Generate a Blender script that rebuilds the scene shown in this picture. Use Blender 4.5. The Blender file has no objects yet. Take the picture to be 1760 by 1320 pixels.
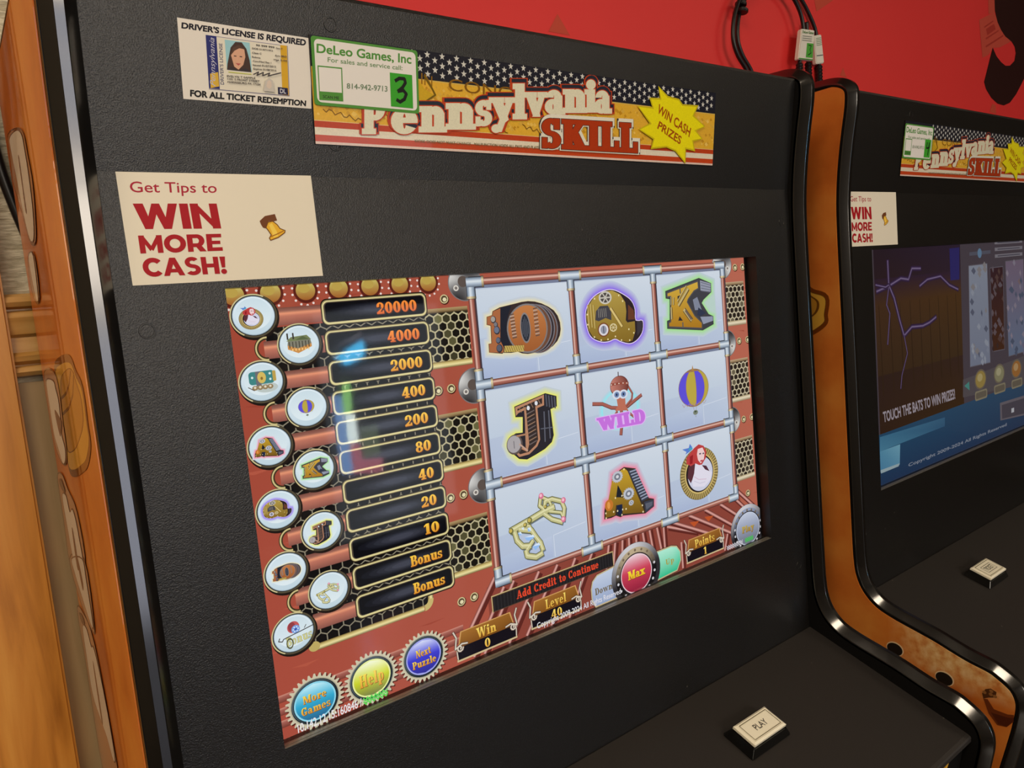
import bpy, bmesh, math, random
from mathutils import Vector, Matrix
random.seed(7)
scn = bpy.context.scene
col = scn.collection
# ------------------------------------------------------------------ camera, world, lights
scn.view_settings.view_transform = 'Standard'
scn.view_settings.look = 'None'
scn.view_settings.exposure = 0.0
scn.view_settings.gamma = 1.0
scn.view_settings.use_curve_mapping = False
cd = bpy.data.cameras.new('camera')
cam = bpy.data.objects.new('camera', cd)
col.objects.link(cam)
cd.sensor_fit = 'HORIZONTAL'
cd.sensor_width = 36.0
cd.lens = 36.0 * 1300 / 1760
cd.clip_start = 0.02
_r, _u, _b = ((0.79439, -0.600718, -0.089906), (0.136121, 0.031812, 0.990181), (-0.591959, -0.798828, 0.107042))
cam.matrix_world = Matrix(((_r[0], _u[0], _b[0], 0), (_r[1], _u[1], _b[1], 0), (_r[2], _u[2], _b[2], 0), (0, 0, 0, 1)))
cam.location = (-0.32145, -0.47743, 1.38235)
scn.camera = cam
w = bpy.data.worlds.new('room_ambient')
scn.world = w
w.use_nodes = True
w.node_tree.nodes['Background'].inputs[0].default_value = (1.0, 0.86, 0.70, 1)
w.node_tree.nodes['Background'].inputs[1].default_value = 0.02

def area(name, loc, target, sx, sy, power, colr):
    ld = bpy.data.lights.new(name, 'AREA')
    ld.shape = 'RECTANGLE'
    ld.size, ld.size_y, ld.energy, ld.color = sx, sy, power, colr
    o = bpy.data.objects.new(name, ld)
    o.location = loc
    o.rotation_euler = (Vector(target) - Vector(loc)).to_track_quat('-Z', 'Y').to_euler()
    col.objects.link(o)
    return o

WARM = (1.0, 0.85, 0.66)
area('ceiling_lamp_light', (-1.25, -1.0, 2.70), (-1.25, -1.0, 0), 1.2, 0.6, 27, WARM)
area('ceiling_lamp_light_far', (2.4, -2.2, 2.70), (2.4, -2.2, 0), 1.2, 0.6, 16, WARM)
area('ceiling_lamp_light_rear', (0.35, -2.9, 2.70), (0.35, -2.9, 0), 1.2, 0.6, 4, WARM)
area('window_daylight', (-0.1, -3.42, 1.97), (-0.1, 0, 1.97), 1.7, 0.75, 38, (1.0, 0.88, 0.74))
area('window_daylight_low', (0.27, -3.42, 0.80), (0.27, 0, 0.80), 0.42, 1.4, 5.5, (0.80, 0.84, 1.0))

# ------------------------------------------------------------------ helpers
ZV = 1.4                      # height of v = 0; one design unit is 10 cm

def lin(c):
    c = c / 255.0
    return c / 12.92 if c <= 0.04045 else ((c + 0.055) / 1.055) ** 2.4

def L3(c):
    return (lin(c[0]), lin(c[1]), lin(c[2]), 1.0)

def mixc(a, b, t):
    return tuple(a[i] + (b[i] - a[i]) * t for i in range(3))

def world(u, v, w):
    return Vector((u * .1, w * .1, ZV - v * .1))

def new_mat(name):
    m = bpy.data.materials.new(name)
    m.use_nodes = True
    return m, m.node_tree, m.node_tree.nodes['Principled BSDF']

def plain(name, rgb, rough=.5, metal=0.0, coat=0.0, spec=.5):
    m, nt, b = new_mat(name)
    b.inputs['Base Color'].default_value = L3(rgb)
    b.inputs['Roughness'].default_value = rough
    b.inputs['Metallic'].default_value = metal
    b.inputs['Coat Weight'].default_value = coat
    b.inputs['Specular IOR Level'].default_value = spec
    return m

def node(nt, typ, **k):
    n = nt.nodes.new(typ)
    for a, v in k.items():
        setattr(n, a, v)
    return n

def ramp(nt, stops):
    r = node(nt, 'ShaderNodeValToRGB')
    e = r.color_ramp.elements
    e[0].position, e[0].color = stops[0][0], L3(stops[0][1])
    e[1].position, e[1].color = stops[-1][0], L3(stops[-1][1])
    for p, c in stops[1:-1]:
        q = e.new(p)
        q.color = L3(c)
    return r

def coords(nt, scale=(1, 1, 1)):
    tc = node(nt, 'ShaderNodeTexCoord')
    mp = node(nt, 'ShaderNodeMapping')
    mp.inputs['Scale'].default_value = scale
    nt.links.new(tc.outputs['Object'], mp.inputs['Vector'])
    return mp

def black_paint(name, base, rough, grain):
    m, nt, b = new_mat(name)
    mp = coords(nt)
    n1 = node(nt, 'ShaderNodeTexNoise')
    n1.inputs['Scale'].default_value = 1300
    n1.inputs['Detail'].default_value = 3
    nt.links.new(mp.outputs[0], n1.inputs['Vector'])
    bp = node(nt, 'ShaderNodeBump')
    bp.inputs['Strength'].default_value = grain
    bp.inputs['Distance'].default_value = .0006
    nt.links.new(n1.outputs['Fac'], bp.inputs['Height'])
    nt.links.new(bp.outputs[0], b.inputs['Normal'])
    vo = node(nt, 'ShaderNodeTexVoronoi')
    vo.inputs['Scale'].default_value = 70
    nt.links.new(mp.outputs[0], vo.inputs['Vector'])
    n2 = node(nt, 'ShaderNodeTexNoise')
    n2.inputs['Scale'].default_value = 14
    nt.links.new(mp.outputs[0], n2.inputs['Vector'])
    r = node(nt, 'ShaderNodeMapRange')
    r.inputs['From Min'].default_value = .035
    r.inputs['From Max'].default_value = .07
    r.inputs['To Min'].default_value = 1
    r.inputs['To Max'].default_value = 0
    nt.links.new(vo.outputs['Distance'], r.inputs['Value'])
    sel = node(nt, 'ShaderNodeMapRange')
    sel.inputs['From Min'].default_value = .58
    sel.inputs['From Max'].default_value = .72
    nt.links.new(n2.outputs['Fac'], sel.inputs['Value'])
    mu = node(nt, 'ShaderNodeMath', operation='MULTIPLY')
    nt.links.new(r.outputs[0], mu.inputs[0])
    nt.links.new(sel.outputs[0], mu.inputs[1])
    mx = node(nt, 'ShaderNodeMix', data_type='RGBA')
    mx.inputs['A'].default_value = L3(base)
    mx.inputs['B'].default_value = L3((125, 118, 108))
    nt.links.new(mu.outputs[0], mx.inputs['Factor'])
    nt.links.new(mx.outputs['Result'], b.inputs['Base Color'])
    b.inputs['Roughness'].default_value = rough
    b.inputs['Specular IOR Level'].default_value = .6
    return m

def wood(name, c0, c1, c2, scale, rough=.35):
    m, nt, b = new_mat(name)
    mp = coords(nt, scale)
    n = node(nt, 'ShaderNodeTexNoise')
    n.inputs['Scale'].default_value = 6
    n.inputs['Detail'].default_value = 8
    n.inputs['Distortion'].default_value = .6
    nt.links.new(mp.outputs[0], n.inputs['Vector'])
    r = ramp(nt, [(.3, c0), (.5, c1), (.72, c2)])
    nt.links.new(n.outputs['Fac'], r.inputs[0])
    nt.links.new(r.outputs[0], b.inputs['Base Color'])
    b.inputs['Roughness'].default_value = rough
    return m

def mottled(name, stops, scale, rough, coat=0.0):
    m, nt, b = new_mat(name)
    mp = coords(nt)
    n = node(nt, 'ShaderNodeTexNoise')
    n.inputs['Scale'].default_value = scale
    n.inputs['Detail'].default_value = 6
    nt.links.new(mp.outputs[0], n.inputs['Vector'])
    r = ramp(nt, stops)
    nt.links.new(n.outputs['Fac'], r.inputs[0])
    nt.links.new(r.outputs[0], b.inputs['Base Color'])
    b.inputs['Roughness'].default_value = rough
    b.inputs['Coat Weight'].default_value = coat
    b.inputs['Coat Roughness'].default_value = .06
    return m

def attr_emit(name, strength):
    m = bpy.data.materials.new(name)
    m.use_nodes = True
    nt = m.node_tree
    nt.nodes.clear()
    a = node(nt, 'ShaderNodeAttribute', attribute_name='Col')
    e = node(nt, 'ShaderNodeEmission')
    e.inputs['Strength'].default_value = strength
    o = node(nt, 'ShaderNodeOutputMaterial')
    nt.links.new(a.outputs['Color'], e.inputs['Color'])
    nt.links.new(e.outputs[0], o.inputs['Surface'])
    return m

def attr_print(name, rough, coat=0.0, grain=None):
    m, nt, b = new_mat(name)
    a = node(nt, 'ShaderNodeAttribute', attribute_name='Col')
    if grain:
        mp = coords(nt)
        n = node(nt, 'ShaderNodeTexNoise')
        n.inputs['Scale'].default_value = grain[0]
        n.inputs['Detail'].default_value = 4
        nt.links.new(mp.outputs[0], n.inputs['Vector'])
        r = node(nt, 'ShaderNodeMapRange')
        r.inputs['From Min'].default_value = .3
        r.inputs['From Max'].default_value = .7
        r.inputs['To Min'].default_value = 1 - grain[1]
        r.inputs['To Max'].default_value = 1 + grain[1]
        nt.links.new(n.outputs['Fac'], r.inputs['Value'])
        mx = node(nt, 'ShaderNodeVectorMath', operation='SCALE')
        nt.links.new(a.outputs['Color'], mx.inputs[0])
        nt.links.new(r.outputs[0], mx.inputs['Scale'])
        nt.links.new(mx.outputs[0], b.inputs['Base Color'])
    else:
        nt.links.new(a.outputs['Color'], b.inputs['Base Color'])
    b.inputs['Roughness'].default_value = rough
    b.inputs['Coat Weight'].default_value = coat
    b.inputs['Coat Roughness'].default_value = .03
    return m

def glass_mat(name):
    m = bpy.data.materials.new(name)
    m.use_nodes = True
    nt = m.node_tree
    nt.nodes.clear()
    f = node(nt, 'ShaderNodeFresnel')
    f.inputs['IOR'].default_value = 1.5
    t = node(nt, 'ShaderNodeBsdfTransparent')
    g = node(nt, 'ShaderNodeBsdfGlossy')
    g.inputs['Roughness'].default_value = .04
    x = node(nt, 'ShaderNodeMixShader')
    o = node(nt, 'ShaderNodeOutputMaterial')
    geo = node(nt, 'ShaderNodeNewGeometry')
    inv = node(nt, 'ShaderNodeMath', operation='SUBTRACT')
    inv.inputs[0].default_value = 1
    nt.links.new(geo.outputs['Backfacing'], inv.inputs[1])
    mul = node(nt, 'ShaderNodeMath', operation='MULTIPLY')
    nt.links.new(f.outputs[0], mul.inputs[0])
    nt.links.new(inv.outputs[0], mul.inputs[1])
    nt.links.new(mul.outputs[0], x.inputs[0])
    nt.links.new(t.outputs[0], x.inputs[1])
    nt.links.new(g.outputs[0], x.inputs[2])
    nt.links.new(x.outputs[0], o.inputs['Surface'])
    return m

def emit(name, rgb, strength):
    m = bpy.data.materials.new(name)
    m.use_nodes = True
    nt = m.node_tree
    nt.nodes.clear()
    e = node(nt, 'ShaderNodeEmission')
    e.inputs['Color'].default_value = L3(rgb)
    e.inputs['Strength'].default_value = strength
    o = node(nt, 'ShaderNodeOutputMaterial')
    nt.links.new(e.outputs[0], o.inputs['Surface'])
    return m

PANEL = black_paint('black_textured_paint', (17, 15, 13), .32, .55)
DECK = black_paint('black_deck_laminate', (38, 34, 31), .55, .25)
INNER = plain('matt_black', (8, 7, 6), .7, spec=.2)
TRIM = plain('black_vinyl_trim', (14, 13, 12), .40, coat=1.0, spec=.1)
TRIM.node_tree.nodes['Principled BSDF'].inputs['Coat IOR'].default_value = 1.9
TRIM.node_tree.nodes['Principled BSDF'].inputs['Coat Roughness'].default_value = .15
BEZEL = plain('black_plastic', (12, 12, 12), .35)
LEDGE = plain('satin_alloy', (136, 129, 116), .32, metal=.5)
UI = attr_emit('screen_picture', 1.0)
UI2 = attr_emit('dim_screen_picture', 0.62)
PRINT = attr_print('printed_vinyl', .55)
PRINT.node_tree.nodes['Principled BSDF'].inputs['Specular IOR Level'].default_value = .2
GLOSSP = attr_print('printed_acrylic', .18, .6, (900, .06))
ART = attr_print('printed_side_art', .45, .75)
ART.node_tree.nodes['Principled BSDF'].inputs['Specular IOR Level'].default_value = .15
GLASS = glass_mat('display_glass')
IVORY = plain('ivory_plastic', (248, 241, 216), .35)
INK = plain('dark_ink', (60, 58, 54), .6)
GBLACK = plain('gloss_black_plastic', (9, 9, 9), .12)
CABLE = plain('black_cable_rubber', (20, 18, 18), .38)

# ------------------------------------------------------------------ mesh helpers
def link(name, me, parent=None, mats=()):
    for m in mats:
        me.materials.append(m)
    o = bpy.data.objects.new(name, me)
    col.objects.link(o)
    if parent:
        o.parent = parent
    return o

def finish(bm, name, parent, mat, smooth=False, bevel=0.0, origin=(0, 0, 0)):
    if bevel:
        bmesh.ops.bevel(bm, geom=bm.edges[:], offset=bevel, segments=3, affect='EDGES', clamp_overlap=True)
    bmesh.ops.recalc_face_normals(bm, faces=bm.faces[:])
    me = bpy.data.meshes.new(name)
    bmesh.ops.translate(bm, verts=bm.verts[:], vec=-Vector(origin))
    bm.to_mesh(me)
    bm.free()
    if smooth:
        for p in me.polygons:
            p.use_smooth = True
    return link(name, me, parent, mat if isinstance(mat, (list, tuple)) else [mat])

def add_box(bm, lo, hi):
    vs = [bm.verts.new((x, y, z)) for x in (lo[0], hi[0]) for y in (lo[1], hi[1]) for z in (lo[2], hi[2])]
    for f in ((0, 1, 3, 2), (4, 6, 7, 5), (0, 4, 5, 1), (2, 3, 7, 6), (0, 2, 6, 4), (1, 5, 7, 3)):
        bm.faces.new([vs[i] for i in f])

def uvw_box(bm, u0, u1, v0, v1, w0, w1):
    a, b = world(u0, v0, w0), world(u1, v1, w1)
    add_box(bm, (min(a.x, b.x), min(a.y, b.y), min(a.z, b.z)), (max(a.x, b.x), max(a.y, b.y), max(a.z, b.z)))

def prism_vw(bm, pts, u0, u1):
    """pts (v, w) outline extruded along u"""
    A = [bm.verts.new(world(u0, p[0], p[1])) for p in pts]
    B = [bm.verts.new(world(u1, p[0], p[1])) for p in pts]
    bm.faces.new(A)
    bm.faces.new(B[::-1])
    n = len(pts)
    for i in range(n):
        bm.faces.new((A[i], B[i], B[(i + 1) % n], A[(i + 1) % n]))

def tube(bm, pts, r, seg=10):
    pts = [Vector(p) for p in pts]
    rings = []
    n = len(pts)
    ref = Vector((.31, .77, .2))
    for i, p in enumerate(pts):
        d = (pts[min(i + 1, n - 1)] - pts[max(i - 1, 0)]).normalized()
        x = (ref - d * ref.dot(d)).normalized()
        y = d.cross(x)
        rr = r[i] if isinstance(r, (list, tuple)) else r
        rings.append([bm.verts.new(p + (x * math.cos(2 * math.pi * k / seg) + y * math.sin(2 * math.pi * k / seg)) * rr) for k in range(seg)])
    for a, b in zip(rings[:-1], rings[1:]):
        for k in range(seg):
            bm.faces.new((a[k], a[(k + 1) % seg], b[(k + 1) % seg], b[k]))
    bm.faces.new(rings[0][::-1])
    bm.faces.new(rings[-1])

def smooth_path(P, n=6):
    out = []
    for i in range(len(P) - 1):
        p0, p1, p2, p3 = P[max(i - 1, 0)], P[i], P[i + 1], P[min(i + 2, len(P) - 1)]
        for k in range(n):
            t = k / n
            out.append(tuple(.5 * (2 * b + (c - a) * t + (2 * a - 5 * b + 4 * c - d) * t * t + (3 * b - a - 3 * c + d) * t ** 3)
                             for a, b, c, d in zip(p0, p1, p2, p3)))
    out.append(tuple(P[-1]))
    return out

def smooth_loop(P, n=5):
    m = len(P)
    out = []
    for i in range(m):
        p0, p1, p2, p3 = P[i - 1], P[i], P[(i + 1) % m], P[(i + 2) % m]
        for k in range(n):
            t = k / n
            out.append(tuple(.5 * (2 * b + (c - a) * t + (2 * a - 5 * b + 4 * c - d) * t * t + (3 * b - a - 3 * c + d) * t ** 3)
                             for a, b, c, d in zip(p0, p1, p2, p3)))
    return out

def offset_open(P, d):
    """offset a (v, w) path towards its inner (rear, +w) side"""
    out = []
    n = len(P)
    for i in range(n):
        a, b = P[max(i - 1, 0)], P[min(i + 1, n - 1)]
        tx, ty = b[0] - a[0], b[1] - a[1]
        l = math.hypot(tx, ty) or 1
        out.append((P[i][0] - ty / l * d, P[i][1] + tx / l * d))
    return out

# ------------------------------------------------------------------ slab lettering (own outlines)
SW, ST, SF = .20, .085, .075

def _R(x0, y0, x1, y1):
    return ('r', x0, y0, x1, y1)

def _S(x, y0, y1, b=3, t=3, w=None):
    w = w or SW
    o = [_R(x, y0, x + w, y1)]
    if b:
        o.append(_R(x - (SF if b & 1 else 0), y0, x + w + (SF if b & 2 else 0), y0 + ST))
    if t:
        o.append(_R(x - (SF if t & 1 else 0), y1 - ST, x + w + (SF if t & 2 else 0), y1))
    return o

def _E(cx, cy, rx, ry, a0=0, a1=360, wx=None, wy=None):
    return ('e', cx, cy, rx, ry, a0, a1, wx or SW, wy or ST)

def _P(*pts):
    return ('p', pts)

X = .68
GL = {
 '0': (.60, [_E(.28, .5, .28, .5)]),
 '1': (.46, _S(.12, 0, 1, 3, 0) + [_P((.12, 1), (.12, .84), (-.03, .74), (-.03, .84))]),
 '2': (.60, [_E(.27, .70, .26, .30, -40, 195, .18), _P((.36, .45), (.52, .60), (.27, .2), (.02, 0), (.0, .12)), _R(0, 0, .52, .15), _R(.44, 0, .53, .26), ('d', .10, .70, .09)]),
 '4': (.64, [_P((.30, 1), (.45, 1), (.12, .32), (.0, .32)), _R(0, .24, .58, .34), _R(.30, 0, .48, 1), _R(.2, 0, .58, ST)]),
 '8': (.58, [_E(.27, .74, .24, .26, wx=.16), _E(.27, .27, .27, .27, wx=.17)]),
 'A': (.78, [_P((.32, 1), (.46, 1), (.72, 0), (.50, 0)), _P((.32, 1), (.40, 1), (.16, 0), (.07, 0)), _R(.16, .28, .56, .37), _R(-.02, 0, .26, ST), _R(.42, 0, .78, ST)]),
 'B': (.70, _S(.08, 0, 1, 1, 1) + [_R(.2, 1 - ST, .4, 1), _R(.2, .47, .42, .55), _R(.2, 0, .42, ST), _E(.40, .76, .22, .24, -90, 90), _E(.42, .26, .25, .26, -90, 90)]),
 'C': (.68, [_E(.33, .5, .33, .5, 45, 315), _R(.50, .68, .60, 1), _R(.50, 0, .58, .25)]),
 'D': (.74, _S(.08, 0, 1, 1, 1) + [_R(.2, 1 - ST, .38, 1), _R(.2, 0, .38, ST), _E(.36, .5, .33, .5, -90, 90)]),
 'G': (.74, [_E(.34, .5, .34, .5, 45, 315), _R(.52, .68, .62, 1), _R(.44, .05, .62, .42), _R(.36, .36, .70, .44)]),
 'H': (.84, _S(.08, 0, 1) + _S(.52, 0, 1) + [_R(.2, .46, .6, .55)]),
 'I': (.42, _S(.10, 0, 1)),
 'K': (.80, _S(.08, 0, 1) + [_P((.24, .42), (.54, 1), (.70, 1), (.30, .34)), _P((.28, .52), (.44, .64), (.74, 0), (.50, 0)), _R(.44, 1 - ST, .80, 1), _R(.42, 0, .82, ST)]),
 'L': (.66, _S(.08, 0, 1, 1, 3) + [_R(.2, 0, .60, ST), _R(.52, 0, .61, .32)]),
 'M': (.98, _S(.06, 0, 1, 3, 1, .12) + _S(.66, 0, 1, 3, 2) + [_P((.06, 1), (.30, 1), (.52, .28), (.42, .05)), _P((.72, 1), (.80, 1), (.50, .05), (.42, .05))]),
 'N': (.84, _S(.08, 0, 1, 3, 1, .1) + _S(.62, 0, 1, 0, 3, .1) + [_P((.06, 1), (.30, 1), (.72, 0), (.62, 0), (.50, .1))]),
 'P': (.68, _S(.08, 0, 1, 3, 1) + [_R(.2, 1 - ST, .4, 1), _R(.2, .42, .4, .5), _E(.38, .71, .26, .29, -90, 90)]),
 'S': (.60, [_E(.27, .73, .26, .27, 40, 275, .17, .09), _E(.27, .27, .27, .27, -140, 95, .17, .09), _R(.40, .70, .50, 1), _R(.02, 0, .10, .3)]),
 'W': (1.10, [_P((.02, 1), (.25, 1), (.42, 0), (.28, 0)), _P((.30, 0), (.40, 0), (.60, 1), (.50, 1)), _P((.44, 1), (.66, 1), (.84, 0), (.70, 0)), _P((.72, 0), (.82, 0), (1.02, 1), (.93, 1)), _R(-.04, 1 - ST, .34, 1), _R(.84, 1 - ST, 1.1, 1)]),
 'U': (.80, _S(.08, .25, 1, 0, 3) + [_E(.36, .28, .28, .28, 180, 360), _R(.55, .25, .64, 1), _R(.48, 1 - ST, .72, 1)]),
 'a': (.60, [_E(.25, .48, .21, .2, 10, 170, .15, .08), _R(.30, .05, .48, .5), _E(.22, .20, .22, .2, wx=.16, wy=.07), _R(.36, 0, .58, ST)]),
 'd': (.64, [_E(.25, .34, .25, .34, wx=.18)] + _S(.34, 0, 1, 2, 1)),
 'e': (.56, [_E(.26, .34, .26, .34, 0, 320, .18, .075), _R(.12, .33, .50, .40)]),
 'i': (.36, _S(.08, 0, X, 3, 1) + [('d', .18, .88, .12)]),
 'l': (.36, _S(.08, 0, 1, 3, 1)),
 'm': (1.0, _S(.08, 0, X, 3, 1) + _S(.40, 0, X - .2, 3, 0) + _S(.72, 0, X - .2, 3, 0) + [_E(.42, X - .22, .18, .22, 0, 150, .18), _E(.74, X - .22, .18, .22, 0, 150, .18)]),
 'n': (.70, _S(.08, 0, X, 3, 1) + _S(.42, 0, X - .2, 3, 0) + [_E(.42, X - .24, .20, .24, 0, 150, .2)]),
 'o': (.56, [_E(.26, .34, .26, .34, wx=.18)]),
 'p': (.66, _S(.08, -.3, X, 3, 1) + [_E(.36, .34, .24, .34, wx=.17)]),
 'r': (.52, _S(.08, 0, X, 3, 1) + [_E(.36, X - .24, .16, .24, 60, 160, .14), ('d', .40, X - .12, .11)]),
 's': (.50, [_E(.23, .49, .22, .19, 30, 275, .15, .07), _E(.23, .19, .23, .19, -150, 95, .15, .07), _R(.36, .48, .43, X), _R(.02, 0, .09, .2)]),
 't': (.46, [_R(.10, .1, .28, .92), _R(0, X - ST, .42, X), _E(.28, .14, .18, .14, 180, 360, .16, .08)]),
 'u': (.70, _S(.08, .15, X, 0, 1) + _S(.42, 0, X, 2, 1) + [_E(.28, .22, .20, .22, 180, 330, .2)]),
 'v': (.66, [_P((.04, X), (.26, X), (.42, 0), (.28, 0)), _P((.28, 0), (.38, 0), (.60, X), (.50, X)), _R(-.02, X - ST, .32, X), _R(.42, X - ST, .66, X)]),
 'w': (.92, [_P((.02, X), (.22, X), (.36, 0), (.24, 0)), _P((.26, 0), (.34, 0), (.50, X), (.42, X)), _P((.38, X), (.56, X), (.70, 0), (.58, 0)), _P((.60, 0), (.68, 0), (.86, X), (.78, X)), _R(-.04, X - ST, .28, X), _R(.70, X - ST, .92, X)]),
 'x': (.66, [_P((.04, X), (.28, X), (.60, 0), (.36, 0)), _P((.02, 0), (.12, 0), (.58, X), (.48, X)), _R(-.02, 0, .24, ST), _R(.30, 0, .66, ST), _R(-.02, X - ST, .32, X), _R(.40, X - ST, .64, X)]),
 'y': (.66, [_P((.04, X), (.26, X), (.44, .05), (.32, -.05)), _P((.16, -.3), (.26, -.3), (.60, X), (.50, X)), _R(-.02, X - ST, .32, X), _R(.42, X - ST, .66, X), ('d', .14, -.24, .09)]),
 'z': (.56, [_R(.02, X - .1, .48, X), _R(.02, 0, .50, .1), _P((.28, X), (.50, X), (.22, 0), (.0, 0)), _R(.42, 0, .50, .2), _R(.02, X - .2, .09, X)]),
 ' ': (.36, []),
}

HV = {
 'W': (1.36, [_P((0, 1), (.30, 1), (.46, .30), (.46, 0), (.27, 0)), _P((.27, 0), (.50, 0), (.68, .62), (.68, 1), (.56, 1)), _P((.68, 1), (.80, 1), (1.06, 0), (.84, 0), (.66, .6)), _P((.84, 0), (1.08, 0), (1.36, 1), (1.07, 1), (.90, .30))]),
 'I': (.32, [_R(.02, 0, .30, 1)]),
 'N': (.92, [_R(.0, 0, .27, 1), _R(.63, 0, .90, 1), _P((.0, 1), (.22, 1), (.90, 0), (.68, 0))]),
 'M': (1.08, [_R(0, 0, .26, 1), _R(.80, 0, 1.06, 1), _P((0, 1), (.22, 1), (.60, .28), (.46, .12)), _P((.84, 1), (1.06, 1), (.60, .12), (.46, .28))]),
 'O': (1.06, [_E(.52, .5, .52, .52, wx=.27, wy=.25)]),
 'R': (.90, [_R(0, 0, .27, 1), _R(.2, .78, .5, 1), _R(.2, .26, .5, .48), _E(.48, .63, .36, .37, -90, 90, .27, .22), _P((.36, .34), (.64, .40), (.90, 0), (.58, 0))]),
 'E': (.78, [_R(0, 0, .27, 1), _R(0, .79, .75, 1), _R(0, .40, .68, .60), _R(0, 0, .77, .21)]),
 'C': (.92, [_E(.52, .5, .52, .52, 42, 318, .27, .25)]),
 'A': (1.04, [_P((.38, 1), (.66, 1), (1.05, 0), (.76, 0), (.52, .66)), _P((.38, 1), (.66, 1), (.52, .62), (.28, 0), (0, 0)), _R(.26, .18, .78, .38)]),
 'S': (.82, [_E(.40, .71, .37, .31, 35, 275, .25, .21), _E(.40, .29, .40, .31, -145, 95, .26, .21)]),
 'H': (.92, [_R(0, 0, .27, 1), _R(.63, 0, .90, 1), _R(.2, .39, .7, .61)]),
 '!': (.34, [_P((.02, 1), (.32, 1), (.26, .36), (.08, .36)), ('d', .17, .13, .155)]),
}

def prim_polys(p, g):
    k = p[0]
    if k == 'r':
        return [[(p[1] - g, p[2] - g), (p[3] + g, p[2] - g), (p[3] + g, p[4] + g), (p[1] - g, p[4] + g)]]
    if k == 'd':
        return [[(p[1] + (p[3] + g) * math.cos(i * math.pi / 8), p[2] + (p[3] + g) * math.sin(i * math.pi / 8)) for i in range(16)]]
    if k == 'p':
        return [offset_poly(p[1], g) if g else list(p[1])]
    _, cx, cy, rx, ry, a0, a1, wx, wy = p
    da = 8 if g else 0
    if a1 - a0 < 360 and g:
        a0, a1 = a0 - da, a1 + da
    n = max(6, int(abs(a1 - a0) / 15))
    out = []
    RX, RY, ix, iy = rx + g, ry + g, max(rx - wx - g, 0), max(ry - wy - g, 0)
    if ix == 0 or iy == 0:
        ix = iy = 0.0
    for i in range(n):
        t0, t1 = (math.radians(a0 + (a1 - a0) * j / n) for j in (i, i + 1))
        q = [(cx + RX * math.cos(t0), cy + RY * math.sin(t0)), (cx + RX * math.cos(t1), cy + RY * math.sin(t1)),
             (cx + ix * math.cos(t1), cy + iy * math.sin(t1)), (cx + ix * math.cos(t0), cy + iy * math.sin(t0))]
        out.append(q)
    return out

def offset_poly(P, d):
    P = list(P)
    n = len(P)
    A = sum(P[i][0] * P[(i + 1) % n][1] - P[(i + 1) % n][0] * P[i][1] for i in range(n))
    s = 1 if A > 0 else -1
    out = []
    for i in range(n):
        a, b, c = P[i - 1], P[i], P[(i + 1) % n]
        e1, e2 = (b[0] - a[0], b[1] - a[1]), (c[0] - b[0], c[1] - b[1])
        l1, l2 = math.hypot(*e1) or 1, math.hypot(*e2) or 1
        n1, n2 = (e1[1] / l1 * s, -e1[0] / l1 * s), (e2[1] / l2 * s, -e2[0] / l2 * s)
        m = (n1[0] + n2[0], n1[1] + n2[1])
        q = 1 + n1[0] * n2[0] + n1[1] * n2[1]
        q = max(q, .45)
        out.append((b[0] + m[0] / q * d, b[1] + m[1] / q * d))
    return out

_tcache = {}

def text_polys(s, font, bold=0.0, grow=0.0):
    """groups of polygons that do not overlap, x in 0..1 over the width, y in 0..1 baseline to capital height; and width/height ratio"""
    key = (s, font, bold, grow)
    if key in _tcache:
        return _tcache[key]
    if font in ('slab', 'heavy'):
        x = 0.0
        groups = []
        for ch in s:
            adv, prims = (GL if font == 'slab' else HV)[ch]
            for p in prims:
                groups.append([[(a + x, b) for a, b in q] for q in prim_polys(p, grow)])
            x += adv + .04
        W = max(x - .04, .1)
        res = ([[[(a / W, b) for a, b in q] for q in g] for g in groups], W)
    else:
        def raw(t):
            c = bpy.data.curves.new('lettering', 'FONT')
            c.body = t
            c.resolution_u = 4
            if font == 'italic':
                c.shear = .35
            o = bpy.data.objects.new('lettering', c)
            col.objects.link(o)
            bpy.context.view_layer.update()
            dg = bpy.context.evaluated_depsgraph_get()
            me = bpy.data.meshes.new_from_object(o.evaluated_get(dg))
            pl = [[(me.vertices[i].co.x, me.vertices[i].co.y) for i in p.vertices] for p in me.polygons]
            bpy.data.objects.remove(o)
            bpy.data.curves.remove(c)
            bpy.data.meshes.remove(me)
            return pl
        H = raw('H')
        y0, y1 = min(q[1] for p in H for q in p), max(q[1] for p in H for q in p)
        pl = raw(s)
        x0, x1 = min(q[0] for p in pl for q in p), max(q[0] for p in pl for q in p)
        W, Hh = x1 - x0, y1 - y0
        sh = [(0, 0)]
        if bold:
            sh = [(bold * math.cos(k * math.pi / 4), bold * math.sin(k * math.pi / 4)) for k in range(8)] + [(0, 0)]
            if bold > .04:
                sh += [(bold * math.cos(k * math.pi / 8), bold * math.sin(k * math.pi / 8)) for k in range(1, 16, 2)]
        res = ([[[((a - x0 + dx) / W, (b - y0 + dy) / Hh) for a, b in q] for q in pl] for dx, dy in sh], W / Hh)
    _tcache[key] = res
    return res

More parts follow.
